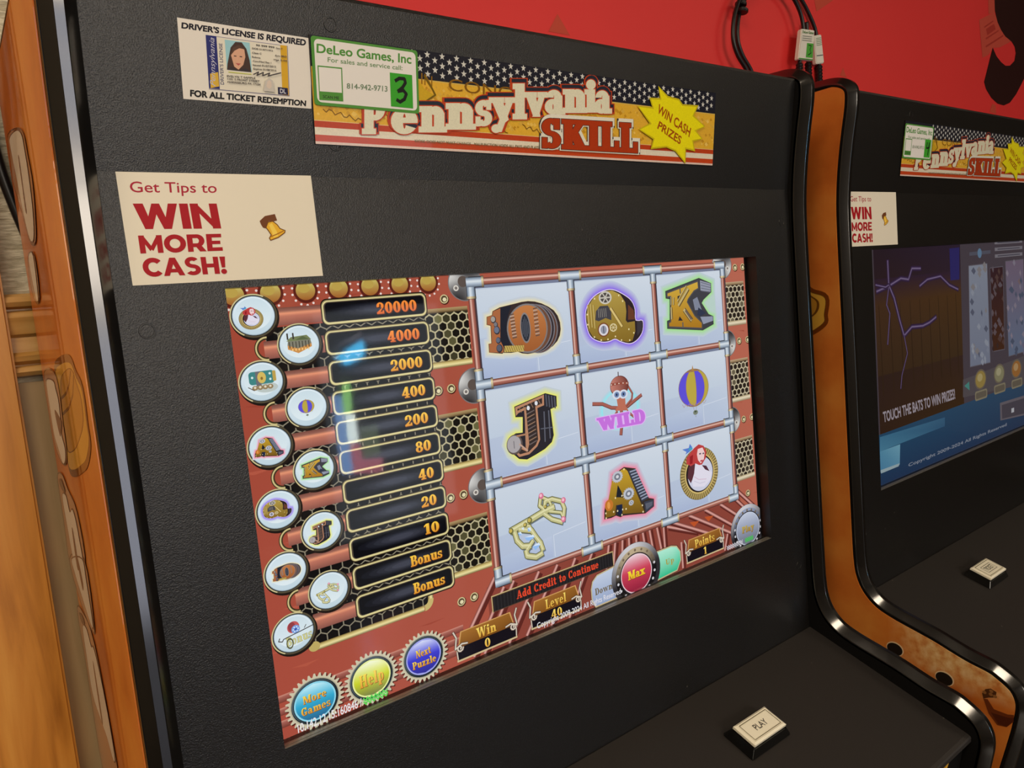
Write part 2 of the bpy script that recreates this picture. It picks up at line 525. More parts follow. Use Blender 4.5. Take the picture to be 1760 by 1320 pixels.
# ------------------------------------------------------------------ flat picture builder
class Pen:
    """collects coloured flat polygons in painter's order on one face of a thing; becomes one mesh"""
    def __init__(self, place, base, clip=None, eps=8e-6, lit=False):
        self.sub = .4 if lit else 0
        self.place, self.base, self.clip, self.eps = place, base, clip, eps
        self.polys, self.z = [], 0
        self.t = (0, 0, 1, 1)

    def level(self, draws):
        """draw pieces that do not touch each other on the same levels"""
        z0, top = self.z, self.z
        for d in draws:
            self.z = z0
            d()
            top = max(top, self.z)
        self.z = top

    def xf(self, cx=0, cy=0, sx=1, sy=1):
        self.t = (cx, cy, sx, sy)

    def add(self, pts, c, step=True):
        cx, cy, sx, sy = self.t
        if callable(c):
            cols = [c(*p) for p in pts]
        elif isinstance(c[0], (tuple, list)):
            cols = list(c)
        else:
            cols = [c] * len(pts)
        pts = [(cx + p[0] * sx, cy + p[1] * sy) for p in pts]
        if self.clip:
            pts, cols = clip_poly(pts, cols, self.clip)
            if len(pts) < 3:
                return
        if step:
            self.z += 1
        self.polys.append((pts, cols, self.z))

    def many(self, polys, c):
        self.z += 1
        for q in polys:
            self.add(q, c, False)

    def rect(self, x0, y0, x1, y1, c):
        self.add([(x0, y0), (x1, y0), (x1, y1), (x0, y1)], c)

    def vgrad(self, x0, y0, x1, y1, stops):
        """horizontal bands of colour, stops = [(t, colour)] from y0 to y1"""
        self.z += 1
        for (t0, c0), (t1, c1) in zip(stops[:-1], stops[1:]):
            a, b = y0 + (y1 - y0) * t0, y0 + (y1 - y0) * t1
            self.add([(x0, a), (x1, a), (x1, b), (x0, b)], [c0, c0, c1, c1], False)

    def hgrad(self, x0, y0, x1, y1, stops):
        self.z += 1
        for (t0, c0), (t1, c1) in zip(stops[:-1], stops[1:]):
            a, b = x0 + (x1 - x0) * t0, x0 + (x1 - x0) * t1
            self.add([(a, y0), (b, y0), (b, y1), (a, y1)], [c0, c1, c1, c0], False)

    def ell(self, cx, cy, rx, ry, c, n=40, rot=0, a0=0, a1=360):
        cr, sr = math.cos(rot), math.sin(rot)
        pts = []
        for i in range(n if a1 - a0 == 360 else n + 1):
            t = math.radians(a0 + (a1 - a0) * i / n)
            x, y = rx * math.cos(t), ry * math.sin(t)
            pts.append((cx + x * cr - y * sr, cy + x * sr + y * cr))
        self.add(pts, c)

    def radial(self, cx, cy, rx, ry, c0, c1, n=40):
        self.z += 1
        P = [(cx + rx * math.cos(2 * math.pi * i / n), cy + ry * math.sin(2 * math.pi * i / n)) for i in range(n)]
        for i in range(n):
            self.add([(cx, cy), P[i], P[(i + 1) % n]], [c0, c1, c1], False)

    def ring(self, cx, cy, rx, ry, wd, c, n=40, a0=0, a1=360):
        self.z += 1
        for i in range(n):
            t0, t1 = (math.radians(a0 + (a1 - a0) * j / n) for j in (i, i + 1))
            k = 1 - wd / rx
            q = [(cx + rx * math.cos(t0), cy + ry * math.sin(t0)), (cx + rx * math.cos(t1), cy + ry * math.sin(t1)),
                 (cx + k * rx * math.cos(t1), cy + k * ry * math.sin(t1)), (cx + k * rx * math.cos(t0), cy + k * ry * math.sin(t0))]
            self.add(q, c, False)

    def line(self, p, q, wd, c):
        dx, dy = q[0] - p[0], q[1] - p[1]
        l = math.hypot(dx, dy) or 1
        nx, ny = -dy / l * wd / 2, dx / l * wd / 2
        self.add([(p[0] + nx, p[1] + ny), (q[0] + nx, q[1] + ny), (q[0] - nx, q[1] - ny), (p[0] - nx, p[1] - ny)], c)

    def path(self, pts, wd, c):
        self.z += 1
        for p, q in zip(pts[:-1], pts[1:]):
            self.z += self.sub
            dx, dy = q[0] - p[0], q[1] - p[1]
            l = math.hypot(dx, dy) or 1
            nx, ny = -dy / l * wd / 2, dx / l * wd / 2
            ex, ey = dx / l * wd * .2, dy / l * wd * .2
            self.add([(p[0] + nx - ex, p[1] + ny - ey), (q[0] + nx + ex, q[1] + ny + ey), (q[0] - nx + ex, q[1] - ny + ey), (p[0] - nx - ex, p[1] - ny - ey)], c, False)

    def rrect(self, x0, y0, x1, y1, r, c, n=5, ry=None):
        ry = ry or r
        pts = []
        for cx, cy, a in ((x1 - r, y1 - ry, 0), (x0 + r, y1 - ry, 90), (x0 + r, y0 + ry, 180), (x1 - r, y0 + ry, 270)):
            for i in range(n + 1):
                t = math.radians(a + 90 * i / n)
                pts.append((cx + r * math.cos(t), cy + ry * math.sin(t)))
        self.add(pts, c)

    def glow(self, outline, c, bg, width, steps=7):
        for i in range(steps, 0, -1):
            self.add(offset_poly(outline, width * i / steps), mixc(c, bg, ((i - .6) / steps) ** .62))

    def text(self, s, quad, c, font='sans', bold=0.0, grow=0.0, shift=(0, 0)):
        """quad: the capital-height box TL, TR, BR, BL"""
        pl, _ = text_polys(s, font, bold, grow)
        TL, TR, BR, BL = quad
        self.z += 1
        for q in (q for g in pl for q in [None] + g):
            if q is None:
                self.z += self.sub
                continue
            pts = []
            ts = []
            for x, y in q:
                a = (BL[0] + (BR[0] - BL[0]) * x, BL[1] + (BR[1] - BL[1]) * x)
                b = (TL[0] + (TR[0] - TL[0]) * x, TL[1] + (TR[1] - TL[1]) * x)
                pts.append((a[0] + (b[0] - a[0]) * y + shift[0], a[1] + (b[1] - a[1]) * y + shift[1]))
                ts.append(y)
            if isinstance(c[0], (tuple, list)):
                self.add(pts, [mixc(c[1], c[0], min(max(t, 0), 1)) for t in ts], False)
            else:
                self.add(pts, c, False)

    def box_text(self, s, x0, y0, x1, y1, c, **k):
        self.text(s, [(x0, y0), (x1, y0), (x1, y1), (x0, y1)], c, **k)

    def build(self, name, parent, mat):
        V, F, C = [], [], []
        for pts, cols, z in self.polys:
            i = len(V)
            off = self.base + z * self.eps
            V += [self.place(p[0], p[1], off) for p in pts]
            F.append(list(range(i, i + len(pts))))
            C += [L3(k) for k in cols]
        me = bpy.data.meshes.new(name)
        me.from_pydata(V, [], F)
        at = me.color_attributes.new('Col', 'FLOAT_COLOR', 'POINT')
        at.data.foreach_set('color', [x for k in C for x in k])
        me.update()
        return link(name, me, parent, [mat])

def clip_poly(pts, cols, r):
    x0, y0, x1, y1 = r
    data = [(p, c) for p, c in zip(pts, cols)]
    for ax, lim, sgn in ((0, x0, 1), (0, x1, -1), (1, y0, 1), (1, y1, -1)):
        out = []
        n = len(data)
        for i in range(n):
            (p, c), (q, d) = data[i], data[(i + 1) % n]
            a, b = (p[ax] - lim) * sgn, (q[ax] - lim) * sgn
            if a >= 0:
                out.append((p, c))
            if (a >= 0) != (b >= 0):
                t = a / (a - b)
                out.append(((p[0] + (q[0] - p[0]) * t, p[1] + (q[1] - p[1]) * t), mixc(c, d, t)))
        data = out
        if not data:
            return [], []
    return [d[0] for d in data], [d[1] for d in data]
# ------------------------------------------------------------------ reel symbols (drawn round their own centre)
BG = (194, 205, 221)
GOLD, GOLD2, GREY, DARK = (170, 138, 58), (122, 94, 36), (150, 150, 156), (44, 42, 48)

def sym_ten(p, bg):
    o = [(-0.3695,-0.1203),(-0.3185,-0.129),(-0.3097,-0.1586),(-0.2369,-0.1834),(-0.0749,-0.2021),(-0.0234,-0.209),(0.0452,-0.2113),(0.1135,-0.2028),(0.1815,-0.1834),(0.2494,-0.1528),(0.3055,-0.1173),(0.3428,-0.0699),(0.3622,-0.0126),(0.3634,0.0433),(0.3481,0.0931),(0.3164,0.1365),(0.2613,0.1743),(0.1929,0.1946),(0.1148,0.2044),(-0.0018,0.2076),(-0.0578,0.1968),(-0.101,0.1785),(-0.1683,0.1799),(-0.2446,0.1713),(-0.2508,0.1777),(-0.3777,0.1546),(-0.3752,0.087),(-0.3484,0.0855),(-0.3405,-0.0485),(-0.3765,-0.0587)]
    p.glow(o, (240, 224, 168), bg, .042)
    p.add(o, (58, 46, 46))
    for c, cc in zip([(0.1296,0.0188),(0.0987,0.0131),(0.0667,0.0084)], ((92, 60, 48), (52, 44, 48), (112, 76, 58))):
        p.ell(c[0], c[1], .205, .196, (120, 116, 122))
        p.ell(c[0] - .008, c[1], .200, .191, cc)
    c = [(0.0187,0.0039)][0]
    p.ell(c[0], c[1], .207, .197, (128, 124, 124))
    p.ell(c[0], c[1], .194, .184, lambda x, y: mixc((196, 126, 72), (158, 92, 50), (y + .2) / .4))
    s = [(-0.0035,-0.0017)][0]
    p.ell(s[0], s[1], .052, .122, (136, 128, 126))
    p.ell(s[0], s[1], .042, .108, (46, 50, 60))
    for k in range(-2, 3):
        p.rect(s[0] + k * .014 - .003, s[1] - .09 + abs(k) * .02, s[0] + k * .014 + .002, s[1] + .09 - abs(k) * .02, (96, 100, 110))
    for q in ([(-0.129,-0.1178),(-0.1196,0.0649)], [(0.1097,-0.148),(0.1122,0.0699)]):
        (x0, y0), (x1, y1) = q
        for k in range(15):
            t = k / 14
            x, y = x0 + (x1 - x0) * t, y0 + (y1 - y0) * t
            p.add([(x - .022, y - .003), (x + .022, y - .007), (x + .022, y + .001), (x - .022, y + .006)], (176, 160, 148) if k % 2 else (92, 78, 72))
    p.add([(-0.2374,-0.1791),(-0.1266,-0.1883),(-0.1758,-0.0953),(-0.1966,-0.009),(-0.1723,0.1172),(-0.2388,0.1208),(-0.2606,0.0727)], (36, 38, 48))
    p.add([(-0.3676,-0.1184),(-0.3166,-0.1271),(-0.3067,-0.1567),(-0.2357,-0.1746),(-0.2639,0.0724),(-0.2375,0.128),(-0.2444,0.1696),(-0.3754,0.1531),(-0.3733,0.089),(-0.3465,0.0874),(-0.3379,-0.0526),(-0.3742,-0.0602)], (170, 104, 66))
    for x, y, r, c in ([(-0.3118,-0.0937)][0] + (.026, (164, 158, 150)), [(-0.2928,-0.0529)][0] + (.02, (122, 120, 126)), [(-0.2871,-0.0087)][0] + (.03, (108, 116, 136)), [(-0.2821,0.0705)][0] + (.024, (96, 104, 122)), [(-0.2783,0.1323)][0] + (.03, (88, 92, 106))):
        p.ell(x, y, r, r * 1.1, (52, 50, 58), n=16)
        p.ell(x - .003, y - .003, r * .8, r * .85, c, n=16)
    p.add([(-0.2276,0.1184),(-0.037,0.1334),(-0.0426,0.1832),(-0.2375,0.1668)], (196, 170, 92))
    for k in range(9):
        a, b = [(-0.2226,0.1225),(-0.0513,0.139)]
        x = a[0] + (b[0] - a[0]) * k / 8
        p.line((x - .008, a[1]), (x + .01, a[1] + .05), .004, (96, 78, 36))

def sym_q(p, bg):
    o = [(-0.355,-0.0449),(-0.3196,-0.1327),(-0.2376,-0.2034),(-0.1205,-0.2439),(-0.0117,-0.2488),(0.1081,-0.2049),(0.2142,-0.1381),(0.2557,-0.0548),(0.2558,0.0409),(0.3421,0.0513),(0.3369,0.1445),(0.2789,0.2101),(0.2029,0.2449),(0.1312,0.2474),(0.0358,0.2175),(-0.0239,0.1915),(-0.1007,0.2053),(-0.1945,0.1985),(-0.2957,0.1542),(-0.3426,0.0804)]
    o = smooth_loop(o, 3)
    p.glow(o, (132, 96, 232), bg, .070, 9)
    p.add(o, (225, 210, 240))
    p.add(offset_poly(o, -.008), (48, 38, 42))
    p.add([(-0.3422,-0.0439),(-0.3073,-0.127),(-0.2318,-0.1963),(-0.1079,-0.2364),(-0.013,-0.2362),(0.0794,-0.1969),(0.1347,-0.1238),(0.1404,-0.0438),(0.1252,0.0347),(0.1441,0.0563),(0.2373,0.0524),(0.2349,0.145),(0.191,0.2214),(0.1329,0.2315),(0.0371,0.2057),(-0.0226,0.1798),(-0.0993,0.1917),(-0.1932,0.1869),(-0.2841,0.1438),(-0.3292,0.0769)], lambda x, y: mixc((176, 150, 72), (136, 108, 42), (y + .2) / .4))
    p.add([(0.1677,-0.1015),(0.2333,-0.0465),(0.239,0.0364),(0.1536,0.0331)], (104, 62, 44))
    p.add([(0.2663,0.0519),(0.3312,0.0575),(0.3228,0.1381),(0.2551,0.1874)], (62, 56, 62))
    p.add([(-0.2253,-0.0728),(-0.1746,-0.1123),(-0.0808,-0.1101),(-0.0455,-0.0585),(-0.051,0.0194),(-0.1189,-0.0059),(-0.2017,0.0161),(-0.24,0.0031)], (70, 68, 74))
    for k in range(5):
        a = [(-0.2009,-0.0902)][0]
        p.rect(a[0] + k * .022, a[1], a[0] + k * .022 + .006, a[1] + .075, (150, 144, 134))
    for x in [(-0.3159,-0.0226),(-0.2826,-0.0294),(-0.2511,-0.0171)]:
        p.rect(x[0] - .007, x[1] - .11, x[0] + .007, x[1] + .09, (206, 182, 110))
        p.rect(x[0] + .003, x[1] - .11, x[0] + .007, x[1] + .09, (110, 84, 40))
    a, b = [(-0.0497,-0.0833),(0.0772,0.0901)]
    p.line(a, b, .034, (118, 92, 44))
    p.line((a[0] - .004, a[1] - .003), (b[0] - .004, b[1] - .003), .022, (216, 192, 122))
    c = [(-0.1058,-0.18)][0]
    p.ell(c[0], c[1], .078, .056, (80, 74, 70))
    p.ring(c[0], c[1], .077, .056, .018, (206, 200, 186))
    for k in range(6):
        t = k * math.pi / 3
        p.line(c, (c[0] + .064 * math.cos(t), c[1] + .048 * math.sin(t)), .012, (196, 190, 178))
    c = [(-0.1538,0.0933)][0]
    p.ell(c[0], c[1], .070, .062, (128, 78, 44))
    p.ell(c[0], c[1], .056, .050, (222, 218, 222))
    p.ell(c[0], c[1], .036, .036, (150, 152, 168))
    p.rect(c[0] - .004, c[1] - .03, c[0] + .004, c[1] + .03, (60, 60, 70))
    c = [(-0.036,0.0847)][0]
    p.ring(c[0], c[1], .044, .036, .012, (220, 206, 160))
    for k in range(3):
        t = k * math.pi / 3
        p.line((c[0] - .04 * math.cos(t), c[1] - .03 * math.sin(t)), (c[0] + .04 * math.cos(t), c[1] + .03 * math.sin(t)), .006, (214, 200, 156))
    for q in [(-0.3322,-0.0526),(-0.3349,0.0332),(-0.2685,0.1453),(-0.1924,0.1792),(-0.1117,0.1806),(-0.0196,0.1642),(0.0512,0.2041),(0.1531,0.2145),(0.2123,0.1549),(0.1009,-0.1362),(0.0577,-0.1885),(-0.2337,-0.1792),(0.1519,0.117)]:
        p.ell(q[0], q[1], .008, .008, (240, 226, 170), n=8)

def sym_k(p, bg):
    o = [(-0.3345,-0.1882),(0.1543,-0.2841),(0.3326,-0.2233),(0.3275,-0.1356),(0.2042,-0.071),(0.1749,-0.0412),(0.2686,0.0731),(0.3353,0.098),(0.3344,0.1781),(0.1656,0.223),(-0.3425,0.1607),(-0.3381,0.0872),(-0.3008,0.0802),(-0.2817,-0.1092),(-0.3355,-0.119)]
    p.glow(o, (160, 230, 130), bg, .060, 8)
    p.add(o, (66, 66, 72))
    p.add([(0.1682,-0.2591),(0.3256,-0.2205),(0.3178,-0.1405),(0.167,-0.1628)], (150, 154, 170))
    for k in range(4):
        a, b = [(0.1779,-0.2406),(0.3207,-0.2047)]
        p.line((a[0], a[1] + k * .028), (b[0], b[1] + k * .024), .006, (96, 98, 112))
    p.add([(0.1391,0.0892),(0.3284,0.0996),(0.3276,0.1429),(0.178,0.1641)], (146, 152, 172))
    p.add([(0.0452,-0.0822),(0.1122,-0.1039),(0.1654,0.022),(0.0675,0.0197)], (128, 134, 152))
    p.add([(0.1186,-0.0028),(0.2281,0.0591),(0.1428,0.0842),(0.0951,0.0696)], (52, 58, 78))
    f = [(-0.3178,-0.1739),(0.1406,-0.2606),(0.1424,-0.1792),(0.072,-0.1583),(-0.0186,-0.0866),(-0.0301,-0.0665),(0.0628,0.0669),(0.1666,0.1449),(0.1604,0.2086),(-0.3233,0.1512),(-0.3214,0.102),(-0.2931,0.0942),(-0.2708,-0.1268),(-0.3196,-0.1261)]
    p.add(f, (84, 82, 84))
    p.add(offset_poly(f, -.012), lambda x, y: mixc((206, 166, 62), (170, 118, 34), (y + .2) / .4))
    p.add([(-0.172,-0.1284),(-0.1,-0.1443),(-0.1694,-0.0765)], (46, 42, 46))
    p.add([(-0.1595,0.059),(-0.1169,0.1043),(-0.1822,0.0987)], (46, 42, 46))
    for q, wd in (([(-0.0083,-0.1905),(-0.1652,-0.04)], .04), ([(-0.0342,-0.2182),(-0.1771,-0.0771)], .018), ([(-0.0909,0.0021),(0.0127,0.1156)], .05), ([(-0.2568,-0.129),(-0.2645,-0.0526)], .02), ([(-0.2268,-0.1218),(-0.234,-0.0503)], .02), ([(-0.2665,-0.0322),(-0.2702,0.0807)], .026)):
        p.line(q[0], q[1], wd, (96, 76, 44))
        p.line((q[0][0] - .004, q[0][1] - .002), (q[1][0] - .004, q[1][1] - .002), wd * .6, (196, 176, 120))
    a, b = [(-0.0726,0.0087),(0.0074,0.1045)]
    p.line(a, b, .024, (110, 96, 88))
    for a, b in ([(-0.1302,-0.2032),(-0.1291,-0.1514)], [(-0.1216,0.1196),(-0.1236,0.1717)]):
        p.line(a, b, .016, (96, 92, 90))

def sym_j(p, bg):
    o = [(-0.1847,-0.1741),(0.1404,-0.2351),(0.2567,-0.1948),(0.2521,-0.1089),(0.1826,-0.0963),(0.1937,0.1219),(0.1671,0.1756),(0.0902,0.2176),(-0.0078,0.2455),(-0.1036,0.2683),(-0.1817,0.2491),(-0.253,0.1822),(-0.2809,0.1136),(-0.2582,0.0608),(-0.1941,0.0388),(-0.1244,0.0448),(-0.1105,-0.0788),(-0.182,-0.0888)]
    p.glow(o, (240, 238, 96), bg, .058, 8)
    p.add(o, (44, 42, 48))
    for k in range(4):
        a = [(0.1392,-0.2241),(0.1678,-0.2125),(0.197,-0.2045),(0.2262,-0.1946)][k]
        p.rect(a[0], a[1], a[0] + .014, a[1] + .10, (86, 88, 100))
    for a, b in ([(0.1122,-0.0888),(0.0965,0.1606)], [(0.1603,-0.0905),(0.1526,0.1427)]):
        p.line(a, b, .012, (96, 98, 110))
    p.line(*[(0.0615,0.047),(0.1925,0.0556)], .008, (96, 98, 110))
    f = [(-0.1776,-0.1676),(0.1251,-0.2262),(0.1178,-0.1391),(0.0455,-0.1272),(0.046,0.1327),(0.011,0.1821),(-0.0762,0.2303),(-0.1798,0.233),(-0.2296,0.1731),(-0.1692,0.139),(-0.1051,0.1786),(-0.0897,0.1447),(-0.091,-0.1304),(-0.1494,-0.117),(-0.1763,-0.0987)]
    p.add(f, (186, 134, 104))
    p.add(offset_poly(f, -.020), (58, 48, 46))
    for k in range(9):
        a, b = [(-0.0681,-0.0993),(-0.0671,0.1489)]
        t = k / 8
        x, y = a[0] + (b[0] - a[0]) * t, a[1] + (b[1] - a[1]) * t
        p.add([(x, y), (x + .08, y - .02), (x + .08, y - .012), (x, y + .010)], (150, 118, 96) if k % 2 else (112, 100, 98))
    for k in range(6):
        a, b = [(-0.138,-0.1378),(0.0621,-0.1708)]
        t = k / 5
        x, y = a[0] + (b[0] - a[0]) * t, a[1] + (b[1] - a[1]) * t
        p.line((x, y - .02), (x + .02, y + .02), .006, (150, 118, 96))
    p.line(*[(-0.0794,-0.1011),(-0.0984,0.1707)], .02, (182, 134, 104))
    c = [(-0.2152,0.1258)][0]
    p.ell(c[0], c[1], .080, .080, (96, 84, 80))
    p.ell(c[0] - .006, c[1] - .004, .068, .068, (172, 166, 168))
    p.rect(c[0] - .01, c[1] - .03, c[0] - .003, c[1] + .03, (112, 108, 112))
    p.line(*[(-0.1889,0.0625),(-0.0806,0.0636)], .014, (176, 128, 98))
    p.line(*[(-0.1682,0.13),(-0.0902,0.1999)], .014, (196, 160, 140))
    for q in [(-0.0484,-0.1419),(0.036,-0.1683)]:
        p.ell(q[0], q[1], .016, .018, (226, 226, 232), n=14)

def sym_wild(p, bg):
    c = [(-0.0237,0.0239)][0]
    for k in range(5):
        p.ring(c[0], c[1], .222 + .010 * (4 - k), .164 + .008 * (4 - k), .016, mixc((150, 232, 240), bg, .8 - .2 * k), n=48)
    p.ell(c[0], c[1], .212, .158, (182, 212, 226))
    RB, RD = (168, 98, 86), (112, 62, 56)
    for pts, wd in (([(-0.3447,-0.0657),(-0.2332,-0.0486),(-0.1295,0.0003),(-0.048,0.0151)], .034), ([(0.0205,0.0309),(0.079,0.0146),(0.1691,-0.0226),(0.2528,-0.0564)], .034),
                    ([(0.0968,-0.1554),(0.1399,-0.0883),(0.1276,-0.0391),(0.051,0.0103)], .022), ([(-0.0126,0.0509),(-0.0185,0.1613),(-0.0395,0.2541)], .038),
                    ([(0.0598,0.0625),(0.126,0.114),(0.1855,0.1702)], .024), ([(-0.0648,0.0426),(-0.1109,0.0854),(-0.1427,0.1252)], .024)):
        p.path(pts, wd, RD)
        p.path([(a[0] - .002, a[1] - .003) for a in pts], wd * .7, RB)
    p.add([(-0.0639,-0.0978),(0.0465,-0.0816),(0.044,0.0092),(0.0748,0.0547),(-0.0916,0.0333),(-0.0528,-0.0058)], (190, 112, 90))
    d = [(-0.0139,-0.1759)][0]
    p.ell(d[0], d[1], .115, .092, RD)
    p.ell(d[0] - .006, d[1] - .004, .103, .083, lambda x, y: mixc((190, 122, 108), (128, 70, 62), (x - d[0] + .08) / .16))
    p.path([(-0.1192,-0.2005),(-0.0113,-0.2006),(0.0971,-0.1858)], .022, (150, 80, 66))
    for q in [(-0.1111,-0.1993),(-0.0669,-0.2002),(-0.0184,-0.1996),(0.0331,-0.1965),(0.0791,-0.1902)]:
        p.ell(q[0], q[1], .006, .006, (244, 230, 214), n=8)
    p.line(*[(-0.0186,-0.3036),(-0.0197,-0.2668)], .010, (70, 50, 48))
    for q in [(-0.0562,-0.1047),(0.0271,-0.0986)]:
        p.ell(q[0], q[1], .054, .040, (214, 220, 232))
        p.ell(q[0], q[1], .030, .025, (110, 134, 176))
        p.ell(q[0], q[1], .010, .012, (40, 44, 70), n=12)
    q = [(-0.302,0.0688),(0.276,0.0763),(0.2813,0.1966),(-0.2904,0.1726)]
    p.text('WILD', q, (226, 182, 244), font='slab', grow=.12)
    p.text('WILD', q, (200, 116, 222), font='slab', grow=.055)

def sym_balloon(p, bg):
    c = [(-0.0215,-0.0212)][0]
    rx, ry = .215, .178
    p.ell(c[0], c[1], rx + .006, ry + .006, (150, 112, 80))
    cols = [(96, 82, 214), (188, 168, 70), (96, 82, 214), (188, 168, 70)]
    edges = [-1, -.52, .16, .74, 1]
    for k in range(4):
        pts = []
        for i in range(17):
            y = -1 + 2 * i / 16
            pts.append((c[0] + edges[k] * rx * math.sqrt(max(0, 1 - y * y)), c[1] + y * ry))
        for i in range(16, -1, -1):
            y = -1 + 2 * i / 16
            pts.append((c[0] + edges[k + 1] * rx * math.sqrt(max(0, 1 - y * y)), c[1] + y * ry))
        p.add(pts[1:-1], cols[k])
    for e in edges[1:4]:
        p.path([(c[0] + e * rx * math.sqrt(max(0, 1 - (y / 8) ** 2)), c[1] + y / 8 * ry) for y in range(-8, 9)], .006, (168, 132, 84))
    for k in range(7):
        t = k / 7
        p.path([(c[0] - .18 + .050 * k, c[1] + .138 + .004 * k), (c[0] - .16 + .050 * k, c[1] + .168), (c[0] - .13 + .050 * k, c[1] + .142)], .005, (176, 140, 130))
    p.add([(c[0] - .018, c[1] - ry + .012), (c[0], c[1] - ry - .042), (c[0] + .014, c[1] - ry + .012)], (178, 134, 74))
    b = [(-0.0207,0.2191)][0]
    p.line((b[0] - .03, b[1] - .07), (b[0] - .016, b[1] - .02), .004, (150, 120, 100))
    p.line((b[0] + .02, b[1] - .07), (b[0] + .012, b[1] - .02), .004, (150, 120, 100))
    p.ell(b[0], b[1], .036, .024, (126, 134, 118), n=14)
    p.ell(b[0], b[1] - .008, .018, .008, (70, 84, 66), n=12)
    p.rect(b[0] - .004, b[1] + .03, b[0] + .006, b[1] + .045, (150, 156, 160))

def sym_lady(p, bg):
    c = [(-0.0189,0.0413)][0]
    p.ell(c[0], c[1], .285, .258, (122, 104, 58))
    for k in range(52):
        t = 2 * math.pi * k / 52
        p.line((c[0] + .225 * math.cos(t), c[1] + .203 * math.sin(t)), (c[0] + .279 * math.cos(t), c[1] + .252 * math.sin(t)), .015, (186, 164, 104))
    p.ell(c[0], c[1], .222, .200, (208, 182, 112))
    p.ell(c[0], c[1], .204, .184, (40, 32, 34))
    p.ell(c[0] + .008, c[1] + .004, .186, .168, (206, 208, 226))
    p.add([(-0.1761,-0.0569),(-0.0773,-0.0694),(-0.1049,0.045),(-0.1602,0.1095),(-0.2024,0.046)], (92, 50, 58))
    p.add([(-0.0767,-0.0747),(0.0183,-0.0335),(0.0824,-0.0039),(0.1603,0.0679),(0.1367,0.1354),(0.0305,0.1845),(-0.1315,0.1486),(-0.1421,0.0916),(-0.1028,0.0236)], (226, 222, 236))
    p.add([(0.0183,-0.0335),(0.0835,-0.0147),(0.1279,0.05),(0.0633,0.0199)], (84, 48, 62))
    p.add([(-0.0786,-0.2221),(-0.0107,-0.2453),(0.0613,-0.2175),(0.0972,-0.1557),(0.0826,-0.0923),(0.0189,-0.0389),(-0.0223,-0.0418),(-0.0773,-0.0694),(-0.1438,-0.0557),(-0.205,-0.0898),(-0.1992,-0.148),(-0.1476,-0.1811)], (190, 66, 66))
    p.add([(-0.1508,-0.1493),(-0.1009,-0.1612),(-0.1173,-0.0775),(-0.1581,-0.0749)], (150, 34, 40))
    p.add([(-0.0281,-0.2016),(0.0434,-0.2045),(0.0714,-0.1496),(0.0536,-0.087),(0.0036,-0.053),(-0.0338,-0.0934),(-0.0447,-0.1502)], (238, 206, 206))
    p.rect(*([(-0.0111,-0.1568),(0.0125,-0.1435)][0] + [(-0.0111,-0.1568),(0.0157,-0.1428)][1]), (84, 70, 90))
    p.rect(*([(0.0381,-0.1506),(0.0618,-0.1372)][0] + [(0.0381,-0.1506),(0.0618,-0.1372)][1]), (84, 70, 90))
    p.rect(*([(-0.0016,-0.0848),(0.0318,-0.0693)][0] + [(-0.0016,-0.0848),(0.0351,-0.0687)][1]), (190, 70, 80))
    p.path([(-0.106,0.0557),(-0.0442,0.0964),(0.0708,0.1156)], .008, (214, 190, 208))
    p.path([(-0.1102,0.0986),(-0.0317,0.1376),(0.0517,0.1392)], .006, (200, 196, 216))
    p.add([(-0.2539,-0.2393),(-0.1582,-0.2372),(-0.1384,-0.2745),(-0.1095,-0.2388),(-0.102,-0.2157),(-0.1624,-0.1948),(-0.2118,-0.1828),(-0.1935,-0.2051)], (92, 128, 206))
    p.add([(-0.1587,-0.2319),(-0.1068,-0.2329),(-0.1153,-0.2128),(-0.1529,-0.2092)], (70, 170, 190))

